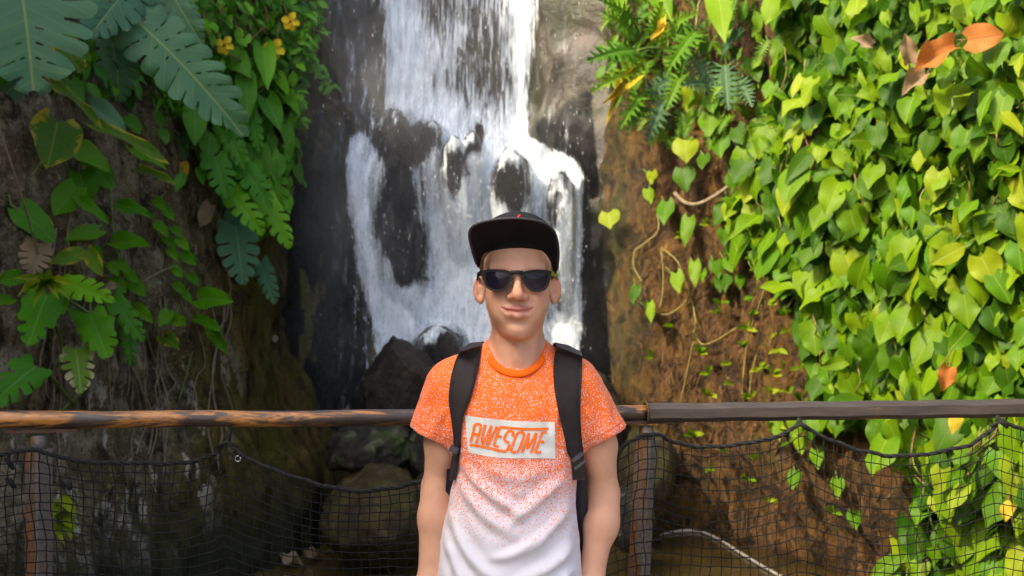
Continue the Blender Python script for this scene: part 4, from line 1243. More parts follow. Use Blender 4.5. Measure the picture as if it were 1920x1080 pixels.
def mat_bamboo():
    N = NT('sunlit_worn_lacquered_bamboo'); co = N.coord()
    st = N.noise(N.mapping(co, (2.2, 34, 34)), 1.3, 8, 0.7, 0.3)
    st2 = N.noise(N.mapping(co, (9, 60, 60)), 1.3, 6, 0.7)
    x = N.sep(co)[0]
    big = N.noise(N.mapping(co, (1.3, 6, 6)), 1.2, 3)
    amber = N.ramp(st2, [(0.3, (0.20, 0.075, 0.012)), (0.6, (0.48, 0.20, 0.035)), (0.8, (0.66, 0.33, 0.08))])
    dark = N.ramp(st2, [(0.3, (0.02, 0.013, 0.009)), (0.7, (0.075, 0.05, 0.036))])
    # amber paints worn lacquer and warm sunlight together, fading along the rail
    wear_sun = N.math('ADD', N.math('MULTIPLY', st, 0.8), N.math('MULTIPLY', big, 0.35))
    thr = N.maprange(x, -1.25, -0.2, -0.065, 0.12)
    f = N.maprange(N.math('SUBTRACT', wear_sun, thr), 0.505, 0.56)
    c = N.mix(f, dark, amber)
    return N.done(N.principled(c, N.maprange(f, 0, 1, 0.38, 0.3), N.bump(N.math('ADD', st, f), 0.25, 0.003), 0.55))
def mat_beam():
    N = NT('dark_stained_beam'); co = N.coord()
    st = N.noise(N.mapping(co, (3, 40, 40)), 1.3, 7, 0.7, 0.2); fine = N.noise(co, 60, 4)
    sp = N.noise(N.mapping(co, (4, 14, 14)), 2.0, 5)
    c = N.ramp(st, [(0.3, (0.020, 0.016, 0.014)), (0.6, (0.052, 0.042, 0.035)), (0.8, (0.10, 0.075, 0.055))])
    c = N.mix(N.math('MULTIPLY', N.maprange(sp, 0.6, 0.68), 0.7), c, (0.25, 0.11, 0.03))
    return N.done(N.principled(c, N.maprange(fine, .3, .7, .34, .5), N.bump(st, 0.3, 0.003), 0.55))
def mat_post():
    N = NT('rusted_grey_steel'); co = N.coord()
    a = N.noise(N.mapping(co, (30, 30, 6)), 1.6, 7, 0.7); b = N.noise(co, 110, 4, 0.7)
    c = N.ramp(b, [(0.3, (0.075, 0.068, 0.06)), (0.7, (0.17, 0.155, 0.135))])
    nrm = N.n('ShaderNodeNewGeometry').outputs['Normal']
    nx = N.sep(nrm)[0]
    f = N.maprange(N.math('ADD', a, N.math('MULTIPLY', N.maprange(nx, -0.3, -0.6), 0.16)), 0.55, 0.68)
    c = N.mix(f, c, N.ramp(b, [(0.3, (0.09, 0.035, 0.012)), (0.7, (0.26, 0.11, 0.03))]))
    return N.done(N.principled(c, 0.6, N.bump(N.math('ADD', a, b), 0.3, 0.003), 0.45))
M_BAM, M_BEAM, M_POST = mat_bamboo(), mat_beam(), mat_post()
M_CORD = simple_mat('black_net_cord', (0.008, 0.009, 0.0085), 0.75, 0.4, 90, 0.2)
M_ROPE = simple_mat('black_twisted_rope', (0.012, 0.013, 0.0125), 0.8, 0.5, 120, 0.3, 0.6, 0.004)
M_STEEL = simple_mat('dull_steel', (0.45, 0.45, 0.44), 0.4, 0.2, 60, 0.5, 0.2, 0.002, 0.8)
M_WOODB = simple_mat('weathered_bracket', (0.08, 0.04, 0.02), 0.7, 0.4, 40)

RX = RD.to_track_quat('X', 'Z').to_matrix()       # frame along the rail
e0 = rail_at(-420); j0 = rail_at(1214); e1 = rail_at(2300)
hr = thing('handrail', 'wooden handrail of worn bamboo pole and dark beam behind the boy', 'handrail', j0)
# bamboo pole
n, m = 96, 20
V = []
L = (j0 - e0).length
for i in range(n + 1):
    t = i / n; p = e0 + (j0 - e0) * t
    r = 0.0196 - 0.0026 * t
    for nd in (0.12, 0.33, 0.545, 0.77, 0.97):
        r += 0.0012 * math.exp(-((t - nd) * L / 0.008) ** 2)
    p = p + Vector((0, 0, 0.003 * math.sin(t * 7) + 0.001 * math.sin(t * 31)))
    for k in range(m):
        a = 2 * math.pi * k / m
        V.append(p + RX @ Vector((0, math.cos(a), math.sin(a))) * r)
F = [(i * m + k, i * m + (k + 1) % m, (i + 1) * m + (k + 1) % m, (i + 1) * m + k) for i in range(n) for k in range(m)]
F += [tuple(range(m))[::-1], tuple(n * m + k for k in range(m))]
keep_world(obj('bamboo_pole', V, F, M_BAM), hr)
# beam: chamfered rectangular section
def section(w, h, c):
    return [(-w, -h + c), (-w, h - c), (-w + c, h), (w - c, h), (w, h - c), (w, -h + c), (w - c, -h), (-w + c, -h)]
V = []
sec = section(0.024, 0.0205, 0.010)
for i in range(61):
    p = j0 + (e1 - j0) * (i / 60) + Vector((0, 0, 0.0008 * math.sin(i * 0.9)))
    for (a, b) in sec: V.append(p + RX @ Vector((0, a, b)))
F = [(i * 8 + k, i * 8 + (k + 1) % 8, (i + 1) * 8 + (k + 1) % 8, (i + 1) * 8 + k) for i in range(60) for k in range(8)]
F += [tuple(range(8))[::-1], tuple(480 + k for k in range(8))]
keep_world(obj('beam', V, F, M_BEAM, smooth=False), hr)
rg = MB()
ring = [j0 - RD * 0.003 + RX @ Vector((0, math.cos(a), math.sin(a))) * 0.0245 for a in np.linspace(0, 2 * math.pi, 25)]
rg.tube(ring, 0.0025, 6, False)
keep_world(rg.build('band', M_WOODB), hr)

def post(u0, u1, w, tilt, label):
    b = rail_at((u0 + u1) / 2) + Vector((0, 0.012, 0))
    e = thing('fence_post', label, 'post', (b.x, b.y, 0), 'posts under the handrail')
    R = Matrix.Rotation(math.radians(-33), 3, 'Z')
    mb = MB(); h = b.z - 0.062
    c8 = section(w / 2, w / 2, 0.004)
    for z in (0.0, h * .25, h * .5, h * .75, h): 
        for (x, y) in c8: mb.v.append(R @ Vector((x, y, 0)) + Vector((b.x + tilt * (z - h), b.y, z)))
    mb.f += [(i * 8 + k, i * 8 + (k + 1) % 8, (i + 1) * 8 + (k + 1) % 8, (i + 1) * 8 + k) for i in range(4) for k in range(8)]
    mb.f += [tuple(range(8))[::-1], tuple(32 + k for k in range(8))]
    keep_world(mb.build('shaft', M_POST, None, False), e)
    cp = MB().tube([(b.x, b.y, h - .002), (b.x, b.y, h + 0.030)], w * .42, 12)
    keep_world(cp.build('neck', M_POST), e)
    br = MB().box((b.x + .01, b.y, b.z - 0.0215), (0.15, 0.036, 0.007), RX)
    keep_world(br.build('bracket', M_WOODB, None, False), e)
    return e
post(42, 96, 0.044, 0.0, 'rust-streaked grey steel post behind the net at the left edge')
post(1192, 1234, 0.040, 0.055, 'leaning grey steel post right of the boy behind the net')

# net
TOPC = [(-420, 860), (-200, 900), (-60, 856), (20, 848), (58, 838), (95, 836), (130, 845), (170, 858), (220, 867), (290, 872), (350, 866), (400, 848), (428, 824), (436, 824), (470, 850), (540, 885), (600, 905), (680, 916), (740, 912), (790, 902), (860, 893), (960, 900), (1060, 895), (1120, 865), (1165, 826), (1195, 808), (1234, 808), (1260, 826), (1310, 839), (1370, 836), (1430, 822), (1470, 803), (1488, 788), (1496, 788), (1540, 815), (1600, 845), (1660, 856), (1730, 850), (1800, 830), (1845, 800), (1858, 788), (1866, 788), (1920, 806), (2000, 835), (2100, 835), (2250, 790)]
TU = [p[0] for p in TOPC]; TV = [p[1] for p in TOPC]
TT = np.interp(np.arange(-520, 2400), TU, TV); TT = np.convolve(np.pad(TT, 6, 'edge'), np.ones(13) / 13, 'valid').tolist()
def topv(u):
    k = min(max(u + 520, 0), len(TT) - 2); i = int(k); return TT[i] + (TT[i + 1] - TT[i]) * (k - i)
PEAK = [75, 432, 1213, 1492, 1862]
def wv(a, b, c):
    return 0.5 * math.sin(a * 2.1 + 1.7 * math.sin(b * 1.3 + c)) + 0.5 * math.sin(b * 2.3 + 1.3 * math.sin(a * 1.7 + c * 2.1) + c)
def net_pt(u, dv):
    tv = topv(u)
    a = math.exp(-dv / 260.0)
    v = tv * a + 872 * (1 - a) + dv
    su = 0.0
    for pk in PEAK:
        su += (pk - u) * 0.30 * math.exp(-dv / 45.0) * math.exp(-((u - pk) / 70.0) ** 2)
    su += 5.0 * wv(u * 0.012, dv * 0.016, 0.3) + 1.6 * wv(u * 0.06, dv * 0.07, 1.3)
    sv = 4.5 * wv(u * 0.011, dv * 0.016, 5.3) + 1.3 * wv(u * 0.06, dv * 0.06, 2.3)
    R = rail_at(u + su)
    bulge = -0.030 - 0.02 * math.exp(-((u - 75) / 60) ** 2) - 0.02 * math.exp(-((u - 1213) / 50) ** 2) - 0.02 * wv(u * 0.006, dv * 0.006, 0.5)
    p = at(u + su, v + sv, R.y)
    # the sag is a real drop below the rail
    return Vector((p.x, R.y + bulge, p.z))
net = thing('safety_net', 'black knotted rope net slung in swags under the handrail', 'net', (rail_at(960).x, rail_at(960).y, 0))
us = np.arange(-400, 2260, 12.0)
mb = MB()
tw = []
pts = [net_pt(u, 0) for u in np.arange(-400, 2260, 6.0)]
for ph in (0, 2.09, 4.19):
    tw = [p + Vector((0, math.cos(i * .75 + ph), math.sin(i * .75 + ph))) * 0.0029 for i, p in enumerate(pts)]
    mb.tube(tw, 0.0027, 5, False)
keep_world(mb.build('border_rope', M_ROPE), net)
SP = 17.6
for r in range(1, 52):
    p = [net_pt(u, r * 17.2) for u in us]
    if p[40].z < 0.03: break
    mb = MB().tube(p, 0.00125, 4, False)
    keep_world(mb.build('cord', M_CORD), net)
u = -396.0; i = 0
while u < 2240:
    ps = [net_pt(u, d) for d in np.arange(0, 860, 11.5)]
    ps = [q for q in ps if q.z > 0.02]
    mb = MB().tube(ps, 0.00125, 4, False)
    keep_world(mb.build('cord', M_CORD), net)
    u += SP; i += 1
# knots where cords cross
kb = MB()
OV = [(0, 0, 1), (1, 0, 0), (0, 1, 0), (-1, 0, 0), (0, -1, 0), (0, 0, -1)]
OF = [(0, 1, 2), (0, 2, 3), (0, 3, 4), (0, 4, 1), (5, 2, 1), (5, 3, 2), (5, 4, 3), (5, 1, 4)]
u = -396.0
while u < 2240:
    for r in range(0, 26):
        q = net_pt(u, r * 17.2); s = 0.0021 if r else 0.005
        kb.add([q + Vector(c) * s for c in OV], OF)
    u += SP
o = keep_world(kb.build('knots', M_CORD), net); o['kind'] = 'stuff'
for (u, name) in ((432, 'tie'), (1492, 'tie'), (1862, 'tie')):
    a = rail_at(u); b = net_pt(u, 0)
    mb = MB().tube([a + Vector((0, -.004, -.018)), (a + b) / 2 + Vector((.002, 0, 0)), b], [.004, .0055, .0075], 6)
    mb.tube([b + Vector((-.02, 0, -.012)), b + Vector((0, -.006, 0)), b + Vector((.02, 0, -.014))], .0045, 6)
    keep_world(mb.build('tie', M_ROPE), net)
hk = at(446, 860, rail_at(446).y - .05)
mb = MB().tube([hk + Vector((math.cos(a), 0, math.sin(a))) * .006 for a in np.linspace(1.2, 6.9, 14)], .0013, 6)
keep_world(mb.build('hook', M_STEEL), net)
# ties holding the net to the left post
pl_ = rail_at(70)
for (u, v) in ((22, 905), (128, 908), (20, 870)):
    q = at(u, v, pl_.y - .055)
    mb = MB().tube([q + Vector((-.012, 0, .01)), q, q + Vector((.004, .004, -.012))], [.004, .007, .004], 6)
    keep_world(mb.build('tie', M_ROPE), net)

# ------------------------------------------------------------------ small things by the pool
M_HOSE = simple_mat('pale_hose', (0.50, 0.46, 0.38), 0.5, 0.3, 14)
def pool_pt(u, v, z=POOLZ):
    Y = (CAMZ - z) * FPX / (v - 540); return at(u, v, Y)
hp = [(1205, 1012), (1235, 1003), (1275, 996), (1310, 996), (1345, 1010), (1390, 1038), (1440, 1068), (1500, 1100)]
mb = MB().tube(smooth_path([pool_pt(u, v, POOLZ + .009) for u, v in hp], 6), 0.009, 8)
tag(mb.build('hose', M_HOSE), 'pale hose lying along the pool edge behind the net', 'hose')
random.seed(21)
for (u, v, s, lab, m) in ((545, 1020, 34, 'pale curled leaf floating at the left of the three behind the net', ML_DRY), (578, 1048, 34, 'whitish leaf floating between two others behind the net', ML_DRY), (532, 1058, 40, 'tan leaf floating low at the left of the pool', ML_DRY), (690, 1052, 44, 'pale leaf floating in front of the ochre boulder', ML_DRY)):
    b = pool_pt(u, v, POOLZ + .02); e = thing('floating_leaf', lab, 'leaf', b, 'leaves floating in the pool')
    put_leaf('blade', leaf_mesh('curl', m, random.randrange(4)), b, Vector((random.uniform(-1, 1), .3, .15)), Vector((0, -.5, 1)), s * b.y / FPX, s * b.y / FPX, e)
e = None
P = Plant('sprig', 'bright green sprig growing from the rock right of the left post', 'plant', 120, 960)
for (b, t, w) in (((112, 938), (138, 950), 26), ((108, 948), (98, 968), 22), ((118, 960), (136, 985), 26), ((112, 972), (134, 1000), 26), ((108, 985), (116, 1004), 18)):
    P.leaf('pothos', ML_LIME, b, t, w, .3, .28)
P.tube(px_path(((112, 930, .28), (116, 970, .28), (118, 1010, .1), (120, 1030, .0))), .003, M_STEM)
P.close()
# ------------------------------------------------------------------ signed-distance modelling
class Grid:
    def __init__(s, xs, ys, zs):
        s.x, s.y, s.z = (np.asarray(a, float) for a in (xs, ys, zs))
        s.F = np.full((len(s.x), len(s.y), len(s.z)), 0.5)
    def sl(s, lo, hi):
        r = []
        for ax, a, b in zip((s.x, s.y, s.z), lo, hi):
            i = max(np.searchsorted(ax, a) - 1, 0); j = min(np.searchsorted(ax, b) + 1, len(ax))
            r.append(slice(i, j))
        return tuple(r)
    def op(s, fn, lo, hi, k=0.01, mode='add', m=0.03):
        q = s.sl(np.array(lo) - m - k, np.array(hi) + m + k)
        X, Y, Z = np.meshgrid(s.x[q[0]], s.y[q[1]], s.z[q[2]], indexing='ij')
        if X.size == 0: return
        d = fn(X, Y, Z)
        f = s.F[q]
        if mode == 'add':
            h = np.maximum(k - np.abs(f - d), 0) / k; s.F[q] = np.minimum(f, d) - h * h * k * 0.25
        elif mode == 'sub':
            h = np.maximum(k - np.abs(f + d), 0) / k; s.F[q] = np.maximum(f, -d) + h * h * k * 0.25
        elif mode == 'and':
            h = np.maximum(k - np.abs(f - d), 0) / k; s.F[q] = np.maximum(f, d) + h * h * k * 0.25
    def ell(s, c, r, k=0.01, mode='add', rz=0.0, ry=0.0, rx=0.0):
        R = np.array(Matrix.Rotation(rz, 3, 'Z') @ Matrix.Rotation(ry, 3, 'Y') @ Matrix.Rotation(rx, 3, 'X'))
        def fn(X, Y, Z):
            px, py, pz = X - c[0], Y - c[1], Z - c[2]
            a = R[0, 0] * px + R[1, 0] * py + R[2, 0] * pz
            b = R[0, 1] * px + R[1, 1] * py + R[2, 1] * pz
            e = R[0, 2] * px + R[1, 2] * py + R[2, 2] * pz
            k0 = np.sqrt((a / r[0]) ** 2 + (b / r[1]) ** 2 + (e / r[2]) ** 2)
            k1 = np.sqrt((a / r[0] ** 2) ** 2 + (b / r[1] ** 2) ** 2 + (e / r[2] ** 2) ** 2) + 1e-9
            return np.where(k0 < 1e-4, -min(r), k0 * (k0 - 1) / k1)
        m = max(r); s.op(fn, [q - m for q in c], [q + m for q in c], k, mode)
    def cap(s, a, b, ra, rb, k=0.01, mode='add', sy=1.0):
        a = np.array(a, float); b = np.array(b, float); ab = b - a; L2 = ab @ ab
        def fn(X, Y, Z):
            px, py, pz = X - a[0], Y - a[1], Z - a[2]
            t = np.clip((px * ab[0] + py * ab[1] + pz * ab[2]) / L2, 0, 1)
            return np.sqrt((px - t * ab[0]) ** 2 + ((py - t * ab[1]) / sy) ** 2 + (pz - t * ab[2]) ** 2) - (ra + (rb - ra) * t)
        m = max(ra, rb) * max(1, sy)
        s.op(fn, np.minimum(a, b) - m, np.maximum(a, b) + m, k, mode)
    def loft(s, tab, k=0.02, mode='add', grow=0.0, pw=2.4):
        T = np.array(sorted(tab)); z0, z1 = T[0, 0], T[-1, 0]
        def fn(X, Y, Z):
            zz = np.clip(Z, z0, z1)
            A = np.interp(zz, T[:, 0], T[:, 1]) + grow; B = np.interp(zz, T[:, 0], T[:, 2]) + grow
            cx = np.interp(zz, T[:, 0], T[:, 3]); cy = np.interp(zz, T[:, 0], T[:, 4])
            q = (np.abs((X - cx) / A) ** pw + np.abs((Y - cy) / B) ** pw) ** (1 / pw)
            d = (q - 1) * np.minimum(A, B)
            return np.maximum(d, np.maximum(Z - z1, z0 - Z))
        m = T[:, 1].max() + abs(T[:, 3]).max() + grow
        s.op(fn, (-m, -m, z0), (m, m, z1), k, mode)
    def mesh(s, smooth=1):
        F = s.F; nx, ny, nz = F.shape
        ins = F < 0
        sx = slice(0, -1)
        c = [(a, b, d) for a in (0, 1) for b in (0, 1) for d in (0, 1)]
        def cor(A, o): return A[o[0]:nx - 1 + o[0], o[1]:ny - 1 + o[1], o[2]:nz - 1 + o[2]]
        cnt = sum(cor(ins, o).astype(np.int8) for o in c)
        act = (cnt > 0) & (cnt < 8)
        idx = np.argwhere(act)
        vid = np.full(act.shape, -1, np.int64); vid[act] = np.arange(len(idx))
        acc = np.zeros((len(idx), 3)); num = np.zeros(len(idx))
        ax = (s.x, s.y, s.z)
        def val(o): return F[idx[:, 0] + o[0], idx[:, 1] + o[1], idx[:, 2] + o[2]]
        def pos(o): return np.stack([ax[d][idx[:, d] + o[d]] for d in range(3)], -1)
        for i, o in enumerate(c):
            for d in range(3):
                if o[d] == 0:
                    p = list(o); p[d] = 1
                    a = val(o); b = val(p)
                    cr = (a < 0) != (b < 0)
                    t = np.where(cr, a / np.where(cr, a - b, 1), 0)
                    P = pos(o) + (pos(p) - pos(o)) * t[:, None]
                    acc += P * cr[:, None]; num += cr
        V = acc / num[:, None]
        faces = []
        for d in range(3):
            o1, o2 = [(1, 2), (2, 0), (0, 1)][d]
            lo = [slice(None)] * 3; hi = [slice(None)] * 3
            lo[d] = slice(0, -1); hi[d] = slice(1, None)
            cr = ins[tuple(lo)] != ins[tuple(hi)]
            e = np.argwhere(cr)
            ok = (e[:, o1] > 0) & (e[:, o2] > 0) & (e[:, o1] < F.shape[o1] - 1) & (e[:, o2] < F.shape[o2] - 1)
            e = e[ok]
            q = []
            for (a, b) in ((0, 0), (1, 0), (1, 1), (0, 1)):
                g = e.copy(); g[:, o1] -= a; g[:, o2] -= b
                q.append(vid[g[:, 0], g[:, 1], g[:, 2]])
            q = np.stack(q, -1)
            flip = ins[e[:, 0], e[:, 1], e[:, 2]]
            q[~flip] = q[~flip][:, ::-1]
            faces.append(q)
        Fc = np.concatenate(faces)
        Fc = Fc[(Fc >= 0).all(1)]
        for _ in range(smooth):
            S = np.zeros_like(V); n = np.zeros(len(V))
            for i in range(4):
                a, b = Fc[:, i], Fc[:, (i + 1) % 4]
                np.add.at(S, a, V[b]); np.add.at(n, a, 1); np.add.at(S, b, V[a]); np.add.at(n, b, 1)
            V = V * 0.5 + 0.5 * S / np.maximum(n, 1)[:, None]
        return V, Fc
def axis(*segs):
    """(start, stop, step) runs joined into one rising axis"""
    out = []
    for a, b, st in segs: out.append(np.arange(a, b, st))
    return np.unique(np.round(np.concatenate(out), 6))

# person space: x to the picture's right, y towards the camera, z up; 1 px of the photograph is about 1 mm here
BY = 2.42
def W(V):
    V = np.asarray(V, float)
    return np.stack([V[:, 0], BY - V[:, 1], V[:, 2]], -1)
def flipf(F): return F[:, ::-1]
HX, HZ = 0.010, 1.478            # middle of the head at eye level

def mat_skin():
    N = NT('skin'); co = N.coord()
    a = N.noise(co, 22, 6, 0.65); b = N.noise(co, 260, 3, 0.6)
    lips = N.attr('lips'); red = N.attr('flush')
    c = N.ramp(a, [(0.3, (0.575, 0.305, 0.188)), (0.7, (0.645, 0.365, 0.238))])
    c = N.mix(N.math('MULTIPLY', red, 0.5), c, (0.56, 0.18, 0.10))
    c = N.mix(N.math('MULTIPLY', lips, 0.8), c, (0.40, 0.11, 0.09))
    fr = N.maprange(N.noise(co, 130, 2, 0.5), 0.66, 0.72)
    c = N.mix(N.math('MULTIPLY', fr, 0.12), c, (0.28, 0.13, 0.07))
    return N.done(N.principled(c, N.maprange(lips, 0, 1, 0.5, 0.35), N.bump(N.math('ADD', b, N.math('MULTIPLY', N.noise(co, 90, 4, 0.65), 0.7)), 0.28, 0.0014), 0.45, sss=0.12, sss_r=(0.010, 0.004, 0.002)))
def hairfn(): pass

person = thing('person', 'boy in orange-to-white speckled t-shirt standing before the waterfall with arms hanging', 'person', (0.0, BY, 0.0))

TOR = [  # z, half width, half depth, centre x, centre y
    (0.76, .140, .100, .000, .000), (0.85, .139, .100, -.004, .000), (0.92, .136, .098, -.006, .000), (0.98, .130, .096, -.006, .000), (1.05, .119, .094, .002, -.002),
    (1.12, .115, .094, .006, -.006), (1.18, .128, .096, .006, -.012), (1.23, .142, .094, .006, -.018), (1.265, .148, .088, .006, -.023), (1.29, .146, .080, .006, -.028), (1.312, .128, .068, .007, -.032), (1.332, .098, .058, .008, -.034), (1.352, .066, .050, .009, -.034), (1.362, .056, .046, .009, -.034)]
ARM = {-1: [((-.112, -.025, 1.272), .047), ((-.134, -.028, 1.17), .0310), ((-.143, -.034, 1.075), .0265), ((-.149, -.026, 1.02), .0270), ((-.157, -.008, .90), .0215), ((-.166, .004, .845), .0195)],
       1: [((.122, -.025, 1.272), .049), ((.166, -.030, 1.16), .0325), ((.1750, -.040, 1.065), .0280), ((.1680, -.030, 1.01), .0285), ((.150, -.008, .90), .0225), ((.143, .004, .845), .0195)]}

# ---- body: one surface from crown to feet
xs = axis((-.27, -.092, .0045), (-.092, .112, .0018), (.112, .28, .0045))
ys = axis((-.16, -.118, .0045), (-.118, .128, .0021), (.128, .20, .006))
zs = axis((-.01, .72, .012), (.72, 1.335, .0055), (1.335, 1.60, .0018))
G = Grid(xs, ys, zs)
def H(x, y, z): return (HX + x, y, HZ + z)
# legs and trunk
for sd in (-1, 1):
    G.cap((.078 * sd, -.005, .80), (.085 * sd, .0, .45), .074, .050, .03)
    G.cap((.085 * sd, .0, .45), (.09 * sd, -.012, .07), .050, .034, .02)
    G.cap((.09 * sd, -.02, .03), (.10 * sd, .10, .022), .030, .022, .02)
G.loft(TOR, .02, grow=-.012)
G.ell((0, -.005, .84), (.128, .088, .10), .03)
for sd in (-1, 1):
    A = ARM[sd]
    for (p, r), (q, t) in zip(A[:-1], A[1:]): G.cap(p, q, r, t, .018)
    w = A[-1][0]; el = A[2][0]
    G.ell((el[0] + .013 * sd, el[1] - .012, el[2]), (.015, .014, .020), .016)          # elbow
    G.ell((el[0] + .006 * sd, el[1] + .010, el[2] - .045), (.0225, .022, .045), .02)     # forearm muscle
    G.ell((A[1][0][0] - .002 * sd, A[1][0][1] + .012, A[1][0][2] - .01), (.023, .023, .05), .02)
    # hand: palm, four curled fingers, thumb
    d = 1 if sd > 0 else -1
    G.cap((w[0], w[1] + .004, w[2] - .01), (w[0] - .004 * d, w[1] + .012, w[2] - .075), .018, .020, .012, sy=1.25)
    for f, (oy, L, r) in enumerate(((-.024, .058, .0072), (-.008, .070, .008), (.009, .076, .0083), (.026, .068, .0080))):
        k0 = (w[0] - .003 * d, w[1] + .012 + oy, w[2] - .082)
        k1 = (w[0] - .010 * d, w[1] + .016 + oy * 1.05, w[2] - .082 - L * .5)
        k2 = (w[0] - .024 * d, w[1] + .020 + oy, w[2] - .082 - L * .85)
        G.cap(k0, k1, r, r * .95, .004); G.cap(k1, k2, r * .95, r * .8, .003)
    G.cap((w[0] - .008 * d, w[1] + .028, w[2] - .03), (w[0] - .016 * d, w[1] + .050, w[2] - .065), .0105, .0095, .008)
    G.cap((w[0] - .016 * d, w[1] + .050, w[2] - .065), (w[0] - .022 * d, w[1] + .054, w[2] - .092), .0095, .0075, .003)
# neck
G.cap(H(0, -.012, -.06), H(0, -.034, -.21), .0475, .0535, .02)
G.cap(H(-.030, .012, -.085), H(-.012, .020, -.185), .012, .010, .02); G.cap(H(.030, .012, -.085), H(.012, .020, -.185), .012, .010, .02)
G.cap(H(0, .032, -.135), H(0, .030, -.15), .008, .008, .02)
# skull and face
G.ell(H(0, -.016, .028), (.0685, .092, .084), .02)
G.ell(H(0, .020, -.030), (.0500, .066, .082), .022)
G.ell(H(0, .040, .040), (.058, .046, .045), .03)                      # forehead
for sd in (-1, 1):
    G.cap(H(.046 * sd, -.006, -.050), H(.018 * sd, .050, -.094), .0095, .0090, .022)     # jaw line
    G.ell(H(.034 * sd, .056, -.033), (.0225, .021, .022), .030)          # cheek, lifted by the smile
    G.ell(H(.033 * sd, .097, .001), (.019, .016, .013), .018, 'sub')     # eye hollow
    G.ell(H(.032 * sd, .069, .000), (.0145, .0135, .0125), .004)         # eye
    G.cap(H(.012 * sd, .0875, .0165), H(.046 * sd, .072, .019), .0070, .0055, .014)      # brow
G.ell(H(0, .067, -.096), (.0175, .0165, .0150), .026)
for sd in (-1, 1): G.ell(H(.025 * sd, .048, -.056), (.0195, .0205, .025), .022)                    # chin
G.ell(H(0, .068, -.062), (.034, .020, .024), .022)                      # mouth mound
# nose
G.cap(H(0, .086, .010), H(0, .1020, -.026), .0062, .0088, .011)
G.ell(H(0, .1035, -.0310), (.0110, .0108, .0098), .008)
for sd in (-1, 1):
    G.ell(H(.0125 * sd, .0935, -.0345), (.0074, .0098, .0068), .007)
    G.ell(H(.0066 * sd, .0990, -.0420), (.0042, .0055, .0030), .003, 'sub')
# lips
UL = [(-.0300, .0785, -.0535), (-.019, .0855, -.0556), (-.006, .0908, -.0556), (0, .0912, -.0568), (.006, .0908, -.0556), (.019, .0855, -.0556), (.0300, .0785, -.0535)]
LL = [(-.0270, .0795, -.0565), (-.017, .0855, -.0652), (0, .0900, -.0690), (.017, .0855, -.0652), (.0270, .0795, -.0565)]
SLIT = [(-.0295, .0855, -.0538), (-.019, .0905, -.0598), (0, .0965, -.0620), (.019, .0905, -.0598), (.0295, .0855, -.0538)]
for a, b in zip(UL[:-1], UL[1:]): G.cap(H(*a), H(*b), .0042, .0042, .005)
for a, b in zip(LL[:-1], LL[1:]): G.cap(H(*a), H(*b), .0056, .0056, .005)
for (a, b), (ra, rb) in zip(zip(SLIT[:-1], SLIT[1:]), ((.0012, .0024), (.0024, .0028), (.0028, .0024), (.0024, .0012))): G.cap(H(*a), H(*b), ra, rb, .0018, 'sub')
G.ell(H(0, .0865, -.0825), (.016, .005, .0045), .010, 'sub')
# ears
for sd in (-1, 1):
    G.ell(H(.0715 * sd, -.012, -.020), (.0062, .0180, .0265), .005, rz=.72 * sd, rx=-.12)
    G.ell(H(.0760 * sd, -.0060, -.017), (.0072, .0118, .0178), .003, 'sub', rz=.72 * sd)
    G.ell(H(.0725 * sd, -.0100, -.022), (.0040, .0050, .0110), .003, rz=.72 * sd)
    G.ell(H(.0690 * sd, -.006, -.041), (.0055, .0085, .0080), .006)
V, F = G.mesh(1)
def near_path(V, path):
    d = np.full(len(V), 9.0)
    for a, b in zip(path[:-1], path[1:]):
        a = np.array(H(*a)); b = np.array(H(*b)); ab = b - a
        t = np.clip(((V - a) @ ab) / (ab @ ab), 0, 1)
        d = np.minimum(d, np.linalg.norm(V - a - t[:, None] * ab, axis=1))
    return d
M_SKIN = mat_skin()
lip = 1 - smst(.0052, .0075, np.minimum(near_path(V, UL), near_path(V, LL)))
nose = np.linalg.norm(V - np.array(H(0, .10, -.032)), axis=1)
fl = 0.8 * (1 - smst(.010, .024, nose)) + 0.9 * smst(.070, .078, np.abs(V[:, 0] - HX)) * (V[:, 2] > 1.40) * (V[:, 2] < 1.52)
for sd in (-1, 1): fl = fl + 0.45 * (1 - smst(.01, .03, np.linalg.norm(V - np.array(H(.04 * sd, .075, -.032)), axis=1)))
body = obj('body', W(V), F[:, ::-1], M_SKIN)
add_attr(body.data, 'lips', lip); add_attr(body.data, 'flush', np.clip(fl, 0, 1))
keep_world(body, person)

# ---- t-shirt
def mat_shirt(name='speckled_shirt', extra=0.0):
    N = NT(name); co = N.coord()
    z = N.sep(co)[2]
    sp = N.noise(N.mapping(co, (1, .6, .8)), 500, 2, 0.6, 0.4)
    lg = N.noise(co, 22, 3, 0.6)
    # orange share falls from shoulders to waist
    share = N.ramp(N.maprange(N.math('ADD', z, N.math('MULTIPLY', N.math('SUBTRACT', lg, .5), .05)), 0.93, 1.36), [(0.0, 0.0), (0.12, 0.0), (0.17, 0.05), (0.28, 0.22), (0.395, 0.42), (0.49, 0.64), (0.70, 0.88), (1.0, 0.90)])
    thr = N.math('SUBTRACT', 0.645 - extra, N.math('MULTIPLY', share, 0.29))
    f = N.maprange(N.math('SUBTRACT', sp, thr), -0.012, 0.012)
    f = N.math('MULTIPLY', f, N.maprange(share, 0.0, 0.03))
    c = N.mix(f, (0.64, 0.64, 0.69), (0.90, 0.150, 0.004))
    wv = N.noise(co, 600, 2)
    return N.done(N.principled(c, 0.85, N.bump(wv, 0.12, 0.001), 0.25, sheen=0.15))
M_SHIRT = mat_shirt(); M_LETTER = mat_shirt('speckled_letter', 0.07)
xs = axis((-.24, .25, .0042)); ys = axis((-.15, .125, .0042)); zs = axis((.74, 1.39, .0042))
S = Grid(xs, ys, zs)
S.loft(TOR, .02)
